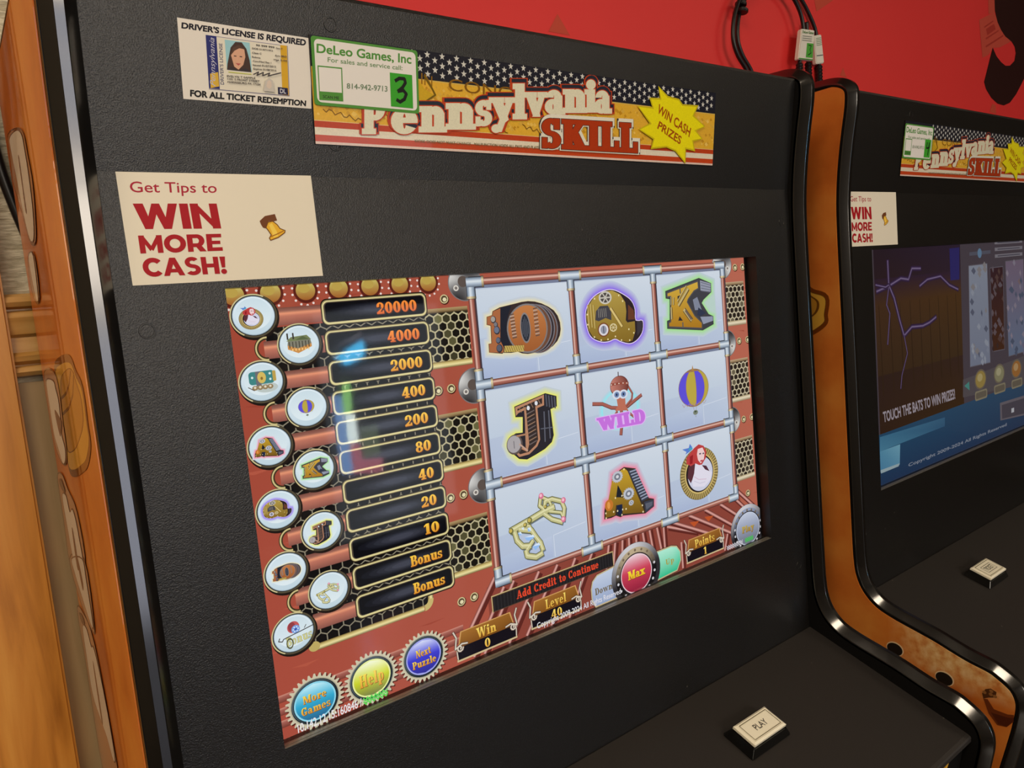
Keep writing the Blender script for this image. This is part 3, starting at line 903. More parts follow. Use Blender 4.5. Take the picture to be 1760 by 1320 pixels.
def sym_key(p, bg):
    KC, KD, KL = (196, 192, 138), (106, 106, 66), (224, 220, 172)
    P0 = [([(-0.329,0.0235),(-0.1361,-0.0156),(0.0216,-0.0523),(0.1258,-0.0653)], .042), ([(0.0005,-0.185),(-0.0198,-0.1095),(0.0343,-0.0587)], .026), ([(0.0226,-0.0615),(0.0425,-0.1327),(0.1152,-0.1348),(0.215,-0.0923),(0.2392,-0.0286),(0.2156,0.0723)], .030),
          ([(0.0195,-0.0338),(0.0967,0.033),(0.202,0.0834)], .030), ([(0.0802,-0.0381),(0.1987,0.0003),(0.2187,0.044)], .020), ([(0.0111,-0.1731),(0.0787,-0.1337),(0.0982,-0.091)], .022),
          ([(-0.2922,0.0469),(-0.2773,0.1158),(-0.227,0.1759),(-0.1477,0.1928)], .036), ([(-0.245,0.0313),(-0.1226,0.0723),(-0.083,0.1392),(-0.0421,0.1976),(-0.0251,0.2595)], .034), ([(-0.1975,0.2215),(-0.1908,0.2657),(-0.101,0.3003),(-0.034,0.2857)], .036), ([(-0.1204,0.1577),(-0.1852,0.2155)], .03), ([(-0.2086,0.0128),(-0.1412,0.0299),(-0.1122,0.0844)], .022)]
    P0 = [(q, wd * 1.25) for q, wd in P0]
    for pts, wd in P0:
        p.path([(a + .010, b + .014) for a, b in pts], wd, (112, 122, 134))
    for pts, wd in P0:
        p.path(pts, wd + .010, KD)
    for pts, wd in P0:
        p.path(pts, wd - .004, KC)
    for pts, wd in P0:
        p.path([(a - .003, b - .005) for a, b in pts], wd * .3, KL)
    for q, r in zip([(-0.329,0.0235),(-0.1361,-0.0156),(0.0373,-0.0865),(-0.1852,0.0094)], (.024, .026, .018, .02)):
        p.ell(q[0], q[1], r, r, KD, n=16)
        p.ell(q[0] - .003, q[1] - .003, r * .65, r * .65, (202, 180, 92), n=16)
    for q in [(0.0031,-0.1872),(0.2343,-0.0975),(0.2169,0.0609)]:
        p.ell(q[0], q[1], .026, .026, (216, 120, 150), n=16)
        p.ell(q[0] - .004, q[1] - .004, .014, .014, (250, 190, 206), n=12)
    for q in ([(-0.2647,0.0541),(-0.236,0.0523),(-0.2218,0.0793),(-0.2562,0.0796)], [(-0.2269,0.0221),(-0.1985,0.0247),(-0.2071,0.0504)], [(-0.1653,0.0378),(-0.1309,0.042),(-0.1344,0.0739),(-0.163,0.0693)], [(-0.202,0.1078),(-0.1148,0.1073),(-0.0997,0.1301),(-0.1545,0.1486),(-0.1878,0.135)], [(-0.1312,0.202),(-0.0647,0.1868),(-0.0494,0.2099),(-0.1063,0.2419)]):
        p.add(q, (150, 190, 240))
        p.add([(q[0][0], q[0][1]), q[1], q[2]], (216, 232, 250))

def sym_a(p, bg):
    o = [(-0.319,0.1805),(-0.3113,0.1074),(-0.2871,0.0342),(-0.2345,0.0161),(-0.1812,-0.1872),(-0.0339,-0.2299),(0.1082,-0.1882),(0.2539,0.1188),(0.321,0.1428),(0.3137,0.2138),(0.1953,0.2513),(-0.0864,0.2032),(-0.1224,0.2088),(-0.1757,0.1813),(-0.232,0.1878)]
    p.glow(o, (246, 122, 150), bg, .055, 7)
    p.add(o, (58, 48, 40))
    p.add([(0.0113,-0.1856),(0.1078,-0.1842),(0.2507,0.1202),(0.16,0.1329)], (58, 62, 76))
    for k in range(11):
        a, b, c, d = [(0.0341,-0.1705),(0.1155,-0.1742),(0.2441,0.0974),(0.1566,0.1089)]
        t = k / 10
        x0, y0 = a[0] + (d[0] - a[0]) * t, a[1] + (d[1] - a[1]) * t
        x1, y1 = b[0] + (c[0] - b[0]) * t, b[1] + (c[1] - b[1]) * t
        p.line((x0, y0), (x1, y1), .013, (150, 158, 178))
    p.add([(0.1889,0.1407),(0.3146,0.1456),(0.305,0.2096),(0.1962,0.243)], (60, 64, 78))
    p.add([(0.2018,0.1596),(0.2993,0.1613),(0.2912,0.1967),(0.2105,0.22)], (92, 96, 110))
    p.add([(-0.1765,-0.1791),(-0.032,-0.2213),(0.0069,-0.1844),(0.1862,0.2385),(-0.0944,0.1847),(-0.0899,0.1012),(-0.1659,0.0883),(-0.1862,0.1756),(-0.3072,0.1712),(-0.2939,0.1238)], lambda x, y: mixc((186, 148, 46), (124, 92, 32), (y + .15) / .34))
    p.add([(-0.1264,-0.0868),(-0.091,-0.0226),(-0.0692,0.039),(-0.1585,0.0184)], (34, 36, 44))
    p.add([(-0.155,0.0909),(-0.0894,0.0961),(-0.091,0.1525),(-0.1211,0.1967),(-0.1544,0.1783)], (30, 40, 66))
    for q, r in zip([(-0.1256,-0.1612),(-0.003,0.02),(0.0194,0.1083)], (.062, .064, .028)):
        for k in range(16):
            t = 2 * math.pi * k / 16
            p.line(q, (q[0] + r * 1.15 * math.cos(t), q[1] + r * .9 * math.sin(t)), .008, (176, 180, 190))
        p.ell(q[0], q[1], r, r * .78, (190, 194, 204))
        p.ell(q[0], q[1], r * .62, r * .48, (120, 124, 136))
        p.ell(q[0], q[1], r * .3, r * .24, (214, 214, 220), n=12)
    q = [(-0.255,0.0671)][0]
    p.ell(q[0], q[1], .050, .050, (196, 118, 46))
    p.ell(q[0] - .004, q[1], .018, .032, (226, 154, 76))
    for q in [(-0.3,0.1294),(-0.3018,0.1726),(-0.2059,0.138),(-0.1575,0.1416),(-0.0943,0.1434),(-0.0522,0.1484),(-0.0911,0.0185),(-0.1726,0.0202),(-0.0415,-0.212),(0.1567,0.1648),(0.1593,0.2256),(-0.1091,0.1894)]:
        p.ell(q[0], q[1], .008, .009, (240, 226, 180), n=8)

def sym_hall(p, bg):
    p.add([(-.3, .1), (-.05, .22), (.3, .08), (.3, -.02), (-.3, 0)], (206, 146, 80))
    p.add([(-.3, .0), (-.05, .1), (.3, .0), (.28, -.1), (-.28, -.1)], (130, 128, 112))
    for k in range(7):
        p.rect(-.26 + k * .08, -.08, -.235 + k * .08, .08, (74, 70, 60))
    p.add([(-.32, -.1), (-.2, -.2), (.2, -.22), (.3, -.1)], (120, 130, 88))
    p.add([(-.1, -.12), (.1, -.2), (.26, -.1)], (92, 104, 70))
    for x in (-.28, -.14):
        p.rect(x - .02, -.3, x + .02, -.14, (60, 56, 52))
    for k in range(6):
        p.rect(-.2 + k * .08, .1, -.17 + k * .08, .15, (250, 206, 130))

def sym_masks(p, bg):
    p.ell(.1, .16, .26, .12, (190, 200, 196))
    p.rrect(-.3, -.26, .3, .06, .08, (66, 134, 132))
    p.rect(-.14, -.26, -.02, .1, (110, 110, 116))
    p.ell(.0, -.1, .1, .14, (214, 186, 96))
    p.ell(.0, -.08, .03, .04, (140, 108, 50), n=12)
    for q in ((-.22, -.12), (.2, -.18), (.2, -.04)):
        p.ell(q[0], q[1], .028, .03, (214, 234, 230), n=12)
    p.rrect(.26, -.24, .34, .02, .03, (190, 160, 80))
    for k in range(4):
        p.ell(-.18 + k * .12, .14, .07, .06, (150, 128, 92), n=14)
        p.ell(-.18 + k * .12, .13, .03, .03, (226, 214, 190), n=10)
    p.line((-.34, .1), (-.2, .2), .02, (90, 80, 70))

def sym_bonus(p, bg):
    p.ell(.0, -.18, .17, .17, (196, 90, 92))
    p.ell(-.04, -.2, .1, .14, (150, 64, 70))
    p.ell(.06, -.1, .12, .12, (122, 160, 222))
    for k in range(6):
        t = k * math.pi / 3
        p.ell(.06 + .07 * math.cos(t), -.1 + .07 * math.sin(t), .02, .02, (226, 236, 250), n=10)
    p.ell(.06, -.1, .035, .035, (60, 84, 170), n=12)
    p.path([(-.4, .02), (-.44, .1), (-.34, .14), (-.3, .08), (-.2, .06), (.2, .0), (.55, -.06)], .026, (60, 52, 46))
    p.path([(.3, -.06), (.36, -.14)], .02, (60, 52, 46))
    p.text('Bonus', [(-.24, .08), (.5, .02), (.5, .28), (-.24, .34)], (92, 92, 60), font='slab', grow=.02)
    p.text('Bonus', [(-.24, .08), (.5, .02), (.5, .28), (-.24, .34)], (206, 204, 140), font='slab')
    p.ring(-.14, .26, .1, .16, .03, (92, 92, 60))

SYM = {'10': sym_ten, 'Q': sym_q, 'K': sym_k, 'J': sym_j, 'W': sym_wild, 'B': sym_balloon, 'Y': sym_key, 'A': sym_a, 'L': sym_lady}

# ------------------------------------------------------------------ picture on the first machine's screen
DISP = (-1.86, -.065, 3.387, 2.875)
WOOD1, WOOD2 = (164, 76, 58), (138, 56, 44)
COP = [(0, (92, 50, 44)), (.15, (150, 92, 80)), (.38, (230, 190, 174)), (.55, (176, 110, 96)), (.84, (140, 82, 70)), (1, (60, 34, 32))]
SIL = [(0, (92, 104, 118)), (.2, (160, 174, 190)), (.42, (222, 230, 236)), (.7, (168, 182, 198)), (1, (96, 108, 124))]
BRASS = [(0, (120, 96, 50)), (.3, (206, 186, 118)), (.6, (236, 222, 160)), (1, (110, 88, 46))]

def disp_place(u, v, off):
    return world(u, v, -off * 10)

def bar(p, a, b, wd, stops, clipbox=None):
    """shaded rod between two points"""
    dx, dy = b[0] - a[0], b[1] - a[1]
    l = math.hypot(dx, dy)
    nx, ny = -dy / l, dx / l
    if ny < 0 or (abs(ny) < 1e-6 and nx < 0):
        nx, ny = -nx, -ny
    p.z += 1
    for (t0, c0), (t1, c1) in zip(stops[:-1], stops[1:]):
        o0, o1 = (t0 - .5) * wd, (t1 - .5) * wd
        p.add([(a[0] + nx * o0, a[1] + ny * o0), (b[0] + nx * o0, b[1] + ny * o0), (b[0] + nx * o1, b[1] + ny * o1), (a[0] + nx * o1, a[1] + ny * o1)], [c0, c0, c1, c1], False)

def hexmesh(p, x0, y0, x1, y1, pitch, line, dark, fleck=None, k=.88):
    p.rect(x0, y0, x1, y1, line)
    r = pitch / math.sqrt(3) * k
    save = p.clip
    p.clip = (max(x0, save[0]), max(y0, save[1]), min(x1, save[2]), min(y1, save[3]))
    p.z += 1
    ny = int((y1 - y0) / (pitch * .79)) + 2
    nx = int((x1 - x0) / pitch) + 2
    for j in range(ny):
        for i in range(nx):
            cx, cy = x0 + (i + .5 * (j % 2)) * pitch, y0 + j * pitch * .79
            c = dark
            if fleck and random.random() < .3:
                c = mixc(dark, fleck, random.random() * .7)
            p.add([(cx + r * math.sin(t * math.pi / 3), cy + r * .91 * math.cos(t * math.pi / 3)) for t in range(6)], c, False)
    p.clip = save

def bolt(p, x, y, r=.036):
    p.ell(x + .004, y + .005, r * 1.1, r * 1.05, (70, 30, 24), n=20)
    p.ell(x, y, r, r * .93, (206, 190, 140), n=20)
    p.ell(x, y, r * .74, r * .7, (84, 66, 46), n=20)
    p.ell(x + .003, y + .004, r * .5, r * .46, (226, 214, 172), n=6)

def disc(p, x, y, sgn):
    p.ell(x, y, .152, .138, (122, 116, 116))
    p.z += 1
    n = 40
    for i in range(n):
        t0, t1 = 2 * math.pi * i / n, 2 * math.pi * (i + 1) / n
        def sh(t):
            return mixc((44, 42, 44), (214, 212, 208), .5 + .5 * math.cos(2 * t - 1.0))
        p.add([(x, y), (x + .144 * math.cos(t0), y + .130 * math.sin(t0)), (x + .144 * math.cos(t1), y + .130 * math.sin(t1))], [(120, 118, 118), sh(t0), sh(t1)], False)
    p.ell(x + sgn * .085, y + .035, .024, .022, (216, 210, 200), n=16)
    p.ell(x + sgn * .085, y + .035, .013, .012, (120, 112, 108), n=12)
    p.ell(x + sgn * .02, y - .01, .045, .042, (92, 80, 74), n=20)

def build_screen_one(scr):
    # ---- backdrop
    p = Pen(disp_place, .0001, DISP, 5e-6)
    p.add([(DISP[0], DISP[1]), (DISP[2], DISP[1]), (DISP[2], DISP[3]), (DISP[0], DISP[3])], [(160, 72, 54), (184, 104, 84), (178, 98, 78), (170, 78, 62)])
    for k in range(260):
        x, y = random.uniform(-1.86, 3.38), random.uniform(-.06, 2.87)
        c = mixc((150, 62, 46), (190, 96, 74), random.random())
        p.add([(x, y), (x + random.uniform(.05, .28), y + .004), (x + .1, y + random.uniform(.012, .026))], c, False)
    hexmesh(p, -1.58, .2, -.405, 2.15, .083, (140, 132, 112), (20, 18, 18), k=.90)
    hexmesh(p, -1.58, 2.105, -.605, 2.335, .083, (140, 132, 112), (20, 18, 18), k=.90)
    def grille(y0, y1):
        hexmesh(p, -.405, y0, -.03, y1, .072, (188, 178, 140), (26, 22, 18), (150, 146, 90), k=.84)
        p.vgrad(-.405, y0 - .022, -.03, y0 + .012, [(0, (176, 150, 104)), (.5, (150, 124, 84)), (1, (60, 44, 28))])
        p.vgrad(-.405, y1 - .012, -.03, y1 + .038, BRASS)
        hexmesh(p, 3.05, y0, 3.36, y1, .066, (196, 184, 154), (44, 36, 30), (150, 140, 110), k=.80)
        p.vgrad(3.05, y0 - .022, 3.36, y0 + .012, [(0, (190, 162, 130)), (.5, (160, 134, 100)), (1, (80, 60, 44))])
        p.vgrad(3.05, y1 - .012, 3.37, y1 + .038, [(0, (170, 150, 110)), (.4, (232, 220, 190)), (1, (140, 112, 80))])
    p.level([lambda q=q: grille(*q) for q in ((.195, .575), (.975, 1.35), (1.79, 2.17))])
    # brass moulding that closes the paytable at its foot
    bar(p, (-1.50, 2.345), (-.66, 2.345), .045, BRASS)
    p.ring(-.655, 2.29, .078, .078, .045, (200, 180, 112), a0=0, a1=90, n=10)
    bar(p, (-.60, 2.20), (-.60, 2.29), .045, BRASS)
    p.ell(-1.51, 2.335, .04, .034, (190, 170, 100), n=16)
    # brass half rounds along the head
    def half_round(k):
        x = -1.745 + .2325 * k
        p.ell(x, -.02, .083, .082, (92, 34, 26))
        p.z += 1
        for a in range(-20, 201, 27):
            t = math.radians(a)
            c, s = x + .092 * math.cos(t), -.015 + .09 * math.sin(t)
            p.add([(c + .0085 * math.cos(i * .785), s + .008 * math.sin(i * .785)) for i in range(8)], (232, 214, 206), False)
        p.ell(x, -.02, .066, .062, lambda a, b: mixc((196, 180, 96), (160, 96, 44), (b + .06) / .1))
        p.ell(x - .01, -.035, .04, .03, (186, 158, 76), n=20)
    p.level([lambda k=k: half_round(k) for k in range(7)])
    spots = []
    for x, y in ((-.228, .108), (-.243, .772), (-.356, .772), (-.228, 1.585), (-.345, 1.585), (-.341, 2.395), (-.224, 2.394),
                 (3.235, .03), (3.36, .03), (3.235, .772), (3.375, .772), (3.235, 1.58), (3.375, 1.58), (3.235, 2.36)):
        spots.append((x, y))
    p.level([lambda q=q: bolt(p, *q) for q in spots])
    p.level([lambda q=q: disc(p, *q) for y in (0, .78, 1.56) for q in ((-.03, y, -1), (3.03, y, 1))])
    # copper rods fanning out below the reels
    ROD = [(0, (92, 44, 40)), (.3, (196, 132, 122)), (.55, (226, 170, 160)), (1, (112, 58, 54))]
    p.rect(-.1, 2.36, 3.1, 2.875, (140, 68, 56))
    for a, b in (((-.02, 2.30), (-.42, 2.80)), ((.06, 2.40), (-.28, 2.86)), ((.16, 2.38), (-.18, 2.87)), ((.42, 2.38), (.06, 2.87)), ((.62, 2.38), (.24, 2.87)), ((.82, 2.38), (.5, 2.87)), ((1.02, 2.38), (.7, 2.87)),
                 ((1.22, 2.36), (1.14, 2.7)), ((1.30, 2.36), (1.25, 2.6)), ((1.39, 2.36), (1.36, 2.6)), ((1.47, 2.36), (1.46, 2.6)), ((1.56, 2.36), (1.56, 2.6)), ((1.65, 2.36), (1.68, 2.6)), ((1.74, 2.36), (1.79, 2.7)), ((1.84, 2.36), (1.90, 2.7)), ((1.93, 2.36), (1.93, 2.75)),
                 ((1.98, 2.40), (2.40, 2.56)), ((2.02, 2.36), (2.62, 2.64)), ((2.28, 2.36), (2.95, 2.72)), ((2.52, 2.36), (3.06, 2.70)), ((2.76, 2.36), (3.2, 2.66)), ((2.98, 2.34), (3.3, 2.62)), ((3.04, 2.28), (3.3, 2.5)),
                 ((2.16, 2.6), (2.16, 2.86)), ((2.86, 2.7), (2.80, 2.86))):
        p.line((a[0] + .02, a[1] + .02), (b[0] + .02, b[1] + .02), .05, (96, 40, 34))
        bar(p, a, b, .034, ROD)
    p.add([(2.30, 2.44), (2.44, 2.46), (2.36, 2.50)], (190, 84, 42))
    p.add([(2.52, 2.44), (2.66, 2.46), (2.58, 2.50)], (190, 84, 42))
    for y in (2.60, 2.685, 2.77):
        bar(p, (-1.86, y), (-.35, y), .05, [(0, (206, 142, 124)), (.3, (164, 96, 84)), (1, (120, 58, 48))])
    p.build('backdrop', scr, UI)

    # ---- paytable: one plate and one medallion a row
    vals = ['20000', '4000', '2000', '400', '200', '80', '40', '20', '10', 'Bonus', 'Bonus']
    wid = [.318, .258, .258, .192, .192, .128, .128, .128, .125, .268, .268]
    order = [sym_lady, sym_hall, sym_masks, sym_balloon, sym_a, sym_k, sym_q, sym_j, sym_ten, sym_key, sym_bonus]
    for i in range(11):
        vb = .213 + .2036 * i
        p = Pen(disp_place, .0012, DISP)
        y0, y1 = vb - .158, vb
        odd = i % 2 == 0
        x0 = -1.50 if odd else -1.60
        p.vgrad(x0, vb - .135, -1.17, vb - .022, [(0, (120, 72, 62)), (.2, (150, 98, 84)), (.34, (232, 152, 116)), (.5, (190, 116, 96)), (1, (136, 84, 74))])
        p.rrect(-1.196, y0 - .012, -.384, y1 + .012, .045, (26, 20, 16))
        p.rrect(-1.190, y0 - .004, -.390, y1 + .004, .042, (150, 134, 92))
        p.rrect(-1.186, y0 + .002, -.394, y1, .040, (222, 210, 150))
        p.rrect(-1.176, y0 + .010, -.403, y1 - .012, .034, (86, 74, 60))
        p.rrect(-1.166, y0 + .016, -.412, y1 - .016, .026, (14, 14, 18))
        for t in range(5):
            p.ell(-.79, (y0 + y1) / 2, .34 - .06 * t, .046 - .007 * t, mixc((22, 23, 30), (64, 66, 78), t / 4))
        oc = ((250, 150, 60), (222, 104, 48)) if i < 2 else ((252, 206, 72), (226, 148, 44))
        xr = -.470
        q = [(xr - wid[i], vb - .117), (xr, vb - .117), (xr, vb - .040), (xr - wid[i], vb - .040)]
        p.text(vals[i], q, (88, 40, 16), font='slab', grow=.04, shift=(.004, .004))
        p.text(vals[i], q, oc, font='slab', grow=.015)
        p.build('paytable_plate', scr, UI)
        p = Pen(disp_place, .0020, DISP)
        cx, cy = (-1.642 if odd else -1.370), .115 + .2075 * i
        if not odd:
            p.ring(-1.585, cy + .005, .080, .082, .026, (64, 52, 34), a0=85, a1=275, n=20)
            p.ring(-1.585, cy + .005, .074, .076, .010, (206, 190, 132), a0=85, a1=275, n=20)
        p.ell(cx + .006, cy + .010, .156, .144, (34, 26, 22))
        p.ell(cx, cy, .150, .137, (84, 76, 58))
        p.ring(cx, cy, .149, .136, .008, (206, 194, 144), a0=120, a1=300)
        p.ell(cx, cy, .139, .126, (40, 40, 42))
        p.ell(cx, cy, .134, .122, (150, 168, 178))
        p.ell(cx, cy, .130, .118, lambda a, b: mixc((226, 238, 244), (196, 216, 226), (b - cy + .1) / .2))
        p.ell(cx, cy - .012, .112, .098, lambda a, b: mixc((206, 224, 232), (226, 238, 242), (b - cy + .1) / .2))
        sc = {0: .27, 1: .27, 2: .27, 3: .25, 4: .29, 5: .275, 6: .27, 7: .31, 8: .255, 9: .27, 10: .24}[i]
        dx = {0: -.25 * 0, 4: -.02 * 0}.get(i, 0)
        ox, oy = {0: (.05, -.03), 3: (0, .01), 4: (.04, -.01), 5: (-.02, -.01), 6: (.02, .02), 7: (.02, -.03), 8: (-.02, .0), 9: (0, .0)}.get(i, (0, 0))
        p.xf(cx - ox * sc, cy - oy * sc, sc, sc * .95)
        order[i](p, (216, 230, 238))
        p.xf()
        p.build('medallion', scr, UI)

    # ---- nine reel windows
    grid = [['10', 'Q', 'K'], ['J', 'W', 'B'], ['Y', 'A', 'L']]
    for j in range(3):
        for i in range(3):
            p = Pen(disp_place, .0012, DISP)
            cx, cy = i + .5, .78 * (j + .5)
            p.rect(i + .01, .78 * j + .01, i + .99, .78 * j + .77, (194, 206, 222))
            top, bot = (208, 217, 228), (176, 188, 214)
            p.add([(i + .03, .78 * j + .03), (i + .97, .78 * j + .03), (i + .97, .78 * j + .75), (i + .03, .78 * j + .75)], [(192, 205, 221), top, (184, 197, 219), bot])
            p.add([(i + .05, .78 * j + .06), (i + .96, .78 * j + .06), (i + .96, .78 * j + .40), (i + .05, .78 * j + .43)], [(204, 214, 226), (210, 219, 230), (196, 208, 223), (192, 205, 222)])
            p.add([(i + .05, .78 * j + .60), (i + .58, .78 * j + .56), (i + .58, .78 * j + .74), (i + .05, .78 * j + .745)], [(180, 194, 218), (190, 202, 224), (172, 185, 214), (168, 182, 212)])
            p.path([(i + .60, .78 * j + .74), (i + .60, .78 * j + .56), (i + .96, .78 * j + .535)], .006, (212, 220, 234))
            p.xf(cx, cy)
            SYM[grid[j][i]](p, BG)
            p.xf()
            p.build('reel_tile', scr, UI)

    # ---- copper and silver pipework round the reels
    p = Pen(disp_place, .0022, DISP)
    vr = lambda st: st
    for j in range(4):
        p.rect(.0, .78 * j + .02, 3.0, .78 * j + .05, (120, 128, 152)) if j < 3 else None
        p.vgrad(0, .78 * j - .030, 3, .78 * j + .026, COP)
    for i in range(4):
        p.rect(i + .02, 0, i + .042, 2.34, (70, 58, 66))
        p.hgrad(i - .028, 0, i + .028, 2.34, COP)
    for j in range(4):
        for i in range(4):
            x, y = i, .78 * j
            lh, rh = (0 if i == 0 else .115), (0 if i == 3 else .115)
            uh, dh = (0 if j == 0 else .115), (0 if j == 3 else .115)
            p.rect(x - lh - .012, y - .042, x + rh + .012, y + .042, (44, 44, 52))
            p.rect(x - .040, y - uh - .012, x + .044, y + dh + .012, (44, 44, 52))
            p.hgrad(x - .036, y - uh, x + .036, y + dh, SIL)
            p.vgrad(x - lh - (.036 if lh == 0 else 0), y - .036, x + rh + (.036 if rh == 0 else 0), y + .036, SIL)
            for e in ((x - lh, lh, -1), (x + rh, rh, 1)):
                if e[1]:
                    p.vgrad(e[0] - .010, y - .045, e[0] + .010, y + .044, [(0, (50, 44, 40)), (.35, (236, 216, 170)), (1, (70, 56, 44))])
            for e in ((y - uh, uh), (y + dh, dh)):
                if e[1]:
                    p.hgrad(x - .044, e[0] - .009, x + .045, e[0] + .009, [(0, (90, 74, 56)), (.35, (236, 216, 170)), (1, (40, 34, 32))])
    p.build('reel_frame', scr, UI)

    # ---- toothed buttons
    for (cx, cy), lab, c0, c1, c2 in (((-1.557, 2.695), ('More', 'Games'), (196, 240, 250), (52, 168, 206), (44, 104, 146)),
                                      ((-1.140, 2.692), ('Help',), (246, 250, 220), (206, 214, 46), (120, 126, 60)),
                                      ((-.718, 2.690), ('Next', 'Puzzle'), (216, 222, 250), (62, 62, 206), (50, 48, 150))):
        p = Pen(disp_place, .0020, DISP)
        n = 32
        pts = []
        for k in range(n * 4):
            t = 2 * math.pi * k / (n * 4)
            r = 1.0 if k % 4 in (1, 2) else .875
            pts.append((cx + .207 * r * math.cos(t), cy + .188 * r * math.sin(t)))
        p.add([(a + .008, b + .010) for a, b in pts], (84, 36, 30))
        p.add(pts, (206, 198, 170))
        p.ell(cx, cy, .172, .156, (176, 170, 146))
        p.ell(cx, cy, .165, .149, (34, 44, 50))
        p.ell(cx - .006, cy - .006, .156, .140, (78, 92, 98))
        p.ell(cx, cy, .152, .137, (22, 30, 36))
        p.ell(cx, cy, .147, .132, mixc(c0, c1, .35))
        f = lambda a, b, cy=cy, c0=c0, c1=c1, c2=c2: mixc(c0, c1, min(1, (b - cy + .12) / .12)) if b < cy else mixc(c1, c2, min(1, (b - cy) / .12))
        p.z += 1
        for r in range(16):
            y0, y1 = cy - .122 + .244 * r / 16, cy - .122 + .244 * (r + 1) / 16
            w0, w1 = (math.sqrt(max(0, 1 - ((y - cy) / .122) ** 2)) * .136 for y in (y0, y1))
            p.add([(cx - w0, y0), (cx + w0, y0), (cx + w1, y1), (cx - w1, y1)], f, False)
        if len(lab) == 1:
            rows = [(lab[0], .19, cy - .045, cy + .045)]
        else:
            rows = [(lab[0], .165 if lab[0] == 'More' else .125, cy - .062, cy - .008), (lab[1], .205 if lab[1] == 'Games' else .20, cy + .014, cy + .068)]
        for s, wd, a, b in rows:
            p.box_text(s, cx - wd / 2, a, cx + wd / 2, b, (120, 76, 20), font='slab', shift=(.004, .004))
            p.box_text(s, cx - wd / 2, a, cx + wd / 2, b, ((250, 220, 80), (226, 150, 50)), font='slab')
        p.build('gear_button', scr, UI)

    # ---- message bar
    p = Pen(disp_place, .0020, DISP)
    p.rect(-.08, 2.432, 1.246, 2.566, (200, 180, 126))
    p.rect(-.072, 2.440, 1.240, 2.566, (92, 66, 50))
    p.rect(-.066, 2.446, 1.236, 2.560, (34, 32, 34))
    for k in range(40):
        p.rect(-.06 + k * .0325, 2.446, -.05 + k * .0325, 2.560, (44, 42, 44))
    p.box_text('Add Credit to Continue', .163, 2.464, 1.062, 2.530, (226, 72, 44), font='slab', grow=.01)
    p.build('message_bar', scr, UI)

    # ---- three meters
    for x0, x1, vt, lab, val, wl, wv in ((-.435, .130, 2.620, 'Win', '0', .185, .055), (.285, .830, 2.611, 'Level', '40', .225, .12), (2.205, 2.766, 2.606, 'Points', '1', .30, .045)):
        p = Pen(disp_place, .0020, DISP)
        a, b = x0 + .055, x1 - .055
        m = (x0 + x1) / 2
        p.add([(a - .01, vt - .008), (b + .01, vt - .008), (b + .045, vt + .125), (a - .045, vt + .125)], (206, 156, 92))
        p.add([(a, vt), (b, vt), (b + .035, vt + .12), (a - .035, vt + .12)], [(162, 108, 46), (150, 98, 40), (120, 72, 26), (130, 80, 30)])
        p.rect(x0 - .004, vt + .115, x1 + .004, vt + .222, (206, 184, 140))
        p.rect(x0 + .008, vt + .112, x1 - .008, vt + .208, (22, 18, 26))
        for sx, e in ((x0, -1), (x1, 1)):
            for cc, wd in (((70, 50, 46), .022), ((216, 204, 186), .012)):
                p.path([(sx - e * .03 + .030 * math.cos(t * .7) * (1 - t * .07), vt + .118 + .030 * math.sin(t * .7) * (1 - t * .07)) for t in range(12)], wd, cc)
                p.path([(sx - e * .10, vt + .10), (sx - e * .05, vt + .09), (sx + e * .012, vt + .115), (sx - e * .005, vt + .03), (sx + e * .018, vt - .02)], wd, cc)
                p.path([(sx, vt + .14), (sx - e * .004, vt + .20)], wd * .8, cc)
        p.box_text(lab, m - wl / 2, vt + .018, m + wl / 2, vt + .098, (76, 44, 12), font='slab', shift=(.004, .005))
        p.box_text(lab, m - wl / 2, vt + .018, m + wl / 2, vt + .098, ((250, 222, 110), (222, 164, 60)), font='slab')
        p.box_text(val, m - wv / 2, vt + .124, m + wv / 2, vt + .196, ((250, 222, 110), (222, 164, 60)), font='slab')
        p.build('meter', scr, UI)

    # ---- level keys either side of the large button
    for pts, lab, q, c0, c1, tc in (([(.965, 2.70), (.985, 2.64), (1.04, 2.60), (1.36, 2.57), (1.36, 2.86), (1.0, 2.86), (.965, 2.80)], 'Down', (1.0, 2.705, 1.21, 2.765), (196, 208, 228), (150, 166, 200), (112, 96, 62)),
                                    ([(1.70, 2.60), (2.0, 2.60), (2.07, 2.62), (2.115, 2.68), (2.115, 2.76), (2.06, 2.84), (1.70, 2.86)], 'Up', (1.91, 2.70, 2.03, 2.755), (176, 236, 212), (48, 190, 142), (168, 158, 74))):
        p = Pen(disp_place, .0019, DISP)
        p.add(offset_poly(pts, .018), (72, 40, 34))
        p.add(offset_poly(pts, .012), (196, 178, 138))
        p.add(pts, lambda a, b, c0=c0, c1=c1: mixc(c0, c1, min(1, max(0, (b - 2.6) / .2))))
        p.box_text(lab, q[0], q[1], q[2], q[3], tc, font='slab')
        p.build('level_key', scr, UI)
    # ---- copyright line, cut by the screen edge as on the machine
    p = Pen(disp_place, .0034, DISP)
    p.text('10.142,12.15:160846 /', [(-1.700, 2.797), (-1.240, 2.797), (-1.240, 2.853), (-1.700, 2.853)], (236, 234, 236), bold=.012)
    for r in (0, .024):
        p.path([(-1.225 + .0155 * k, 2.806 + r + .024 * (k % 2)) for k in range(13)], .010, (96, 214, 84))
    p.text('Copyright 2009-2024 All Rights Reserved', [(.33, 2.785), (1.29, 2.785), (1.29, 2.832), (.33, 2.832)], (226, 224, 230), bold=.01)
    for r in (0, .022):
        p.path([(3.10 + .015 * k, 2.806 + r + .022 * (k % 2)) for k in range(10)], .010, (70, 190, 84))
        p.path([(2.80 + .016 * k, 2.808 + r + .022 * (k % 2)) for k in range(17)], .009, (206, 204, 212))
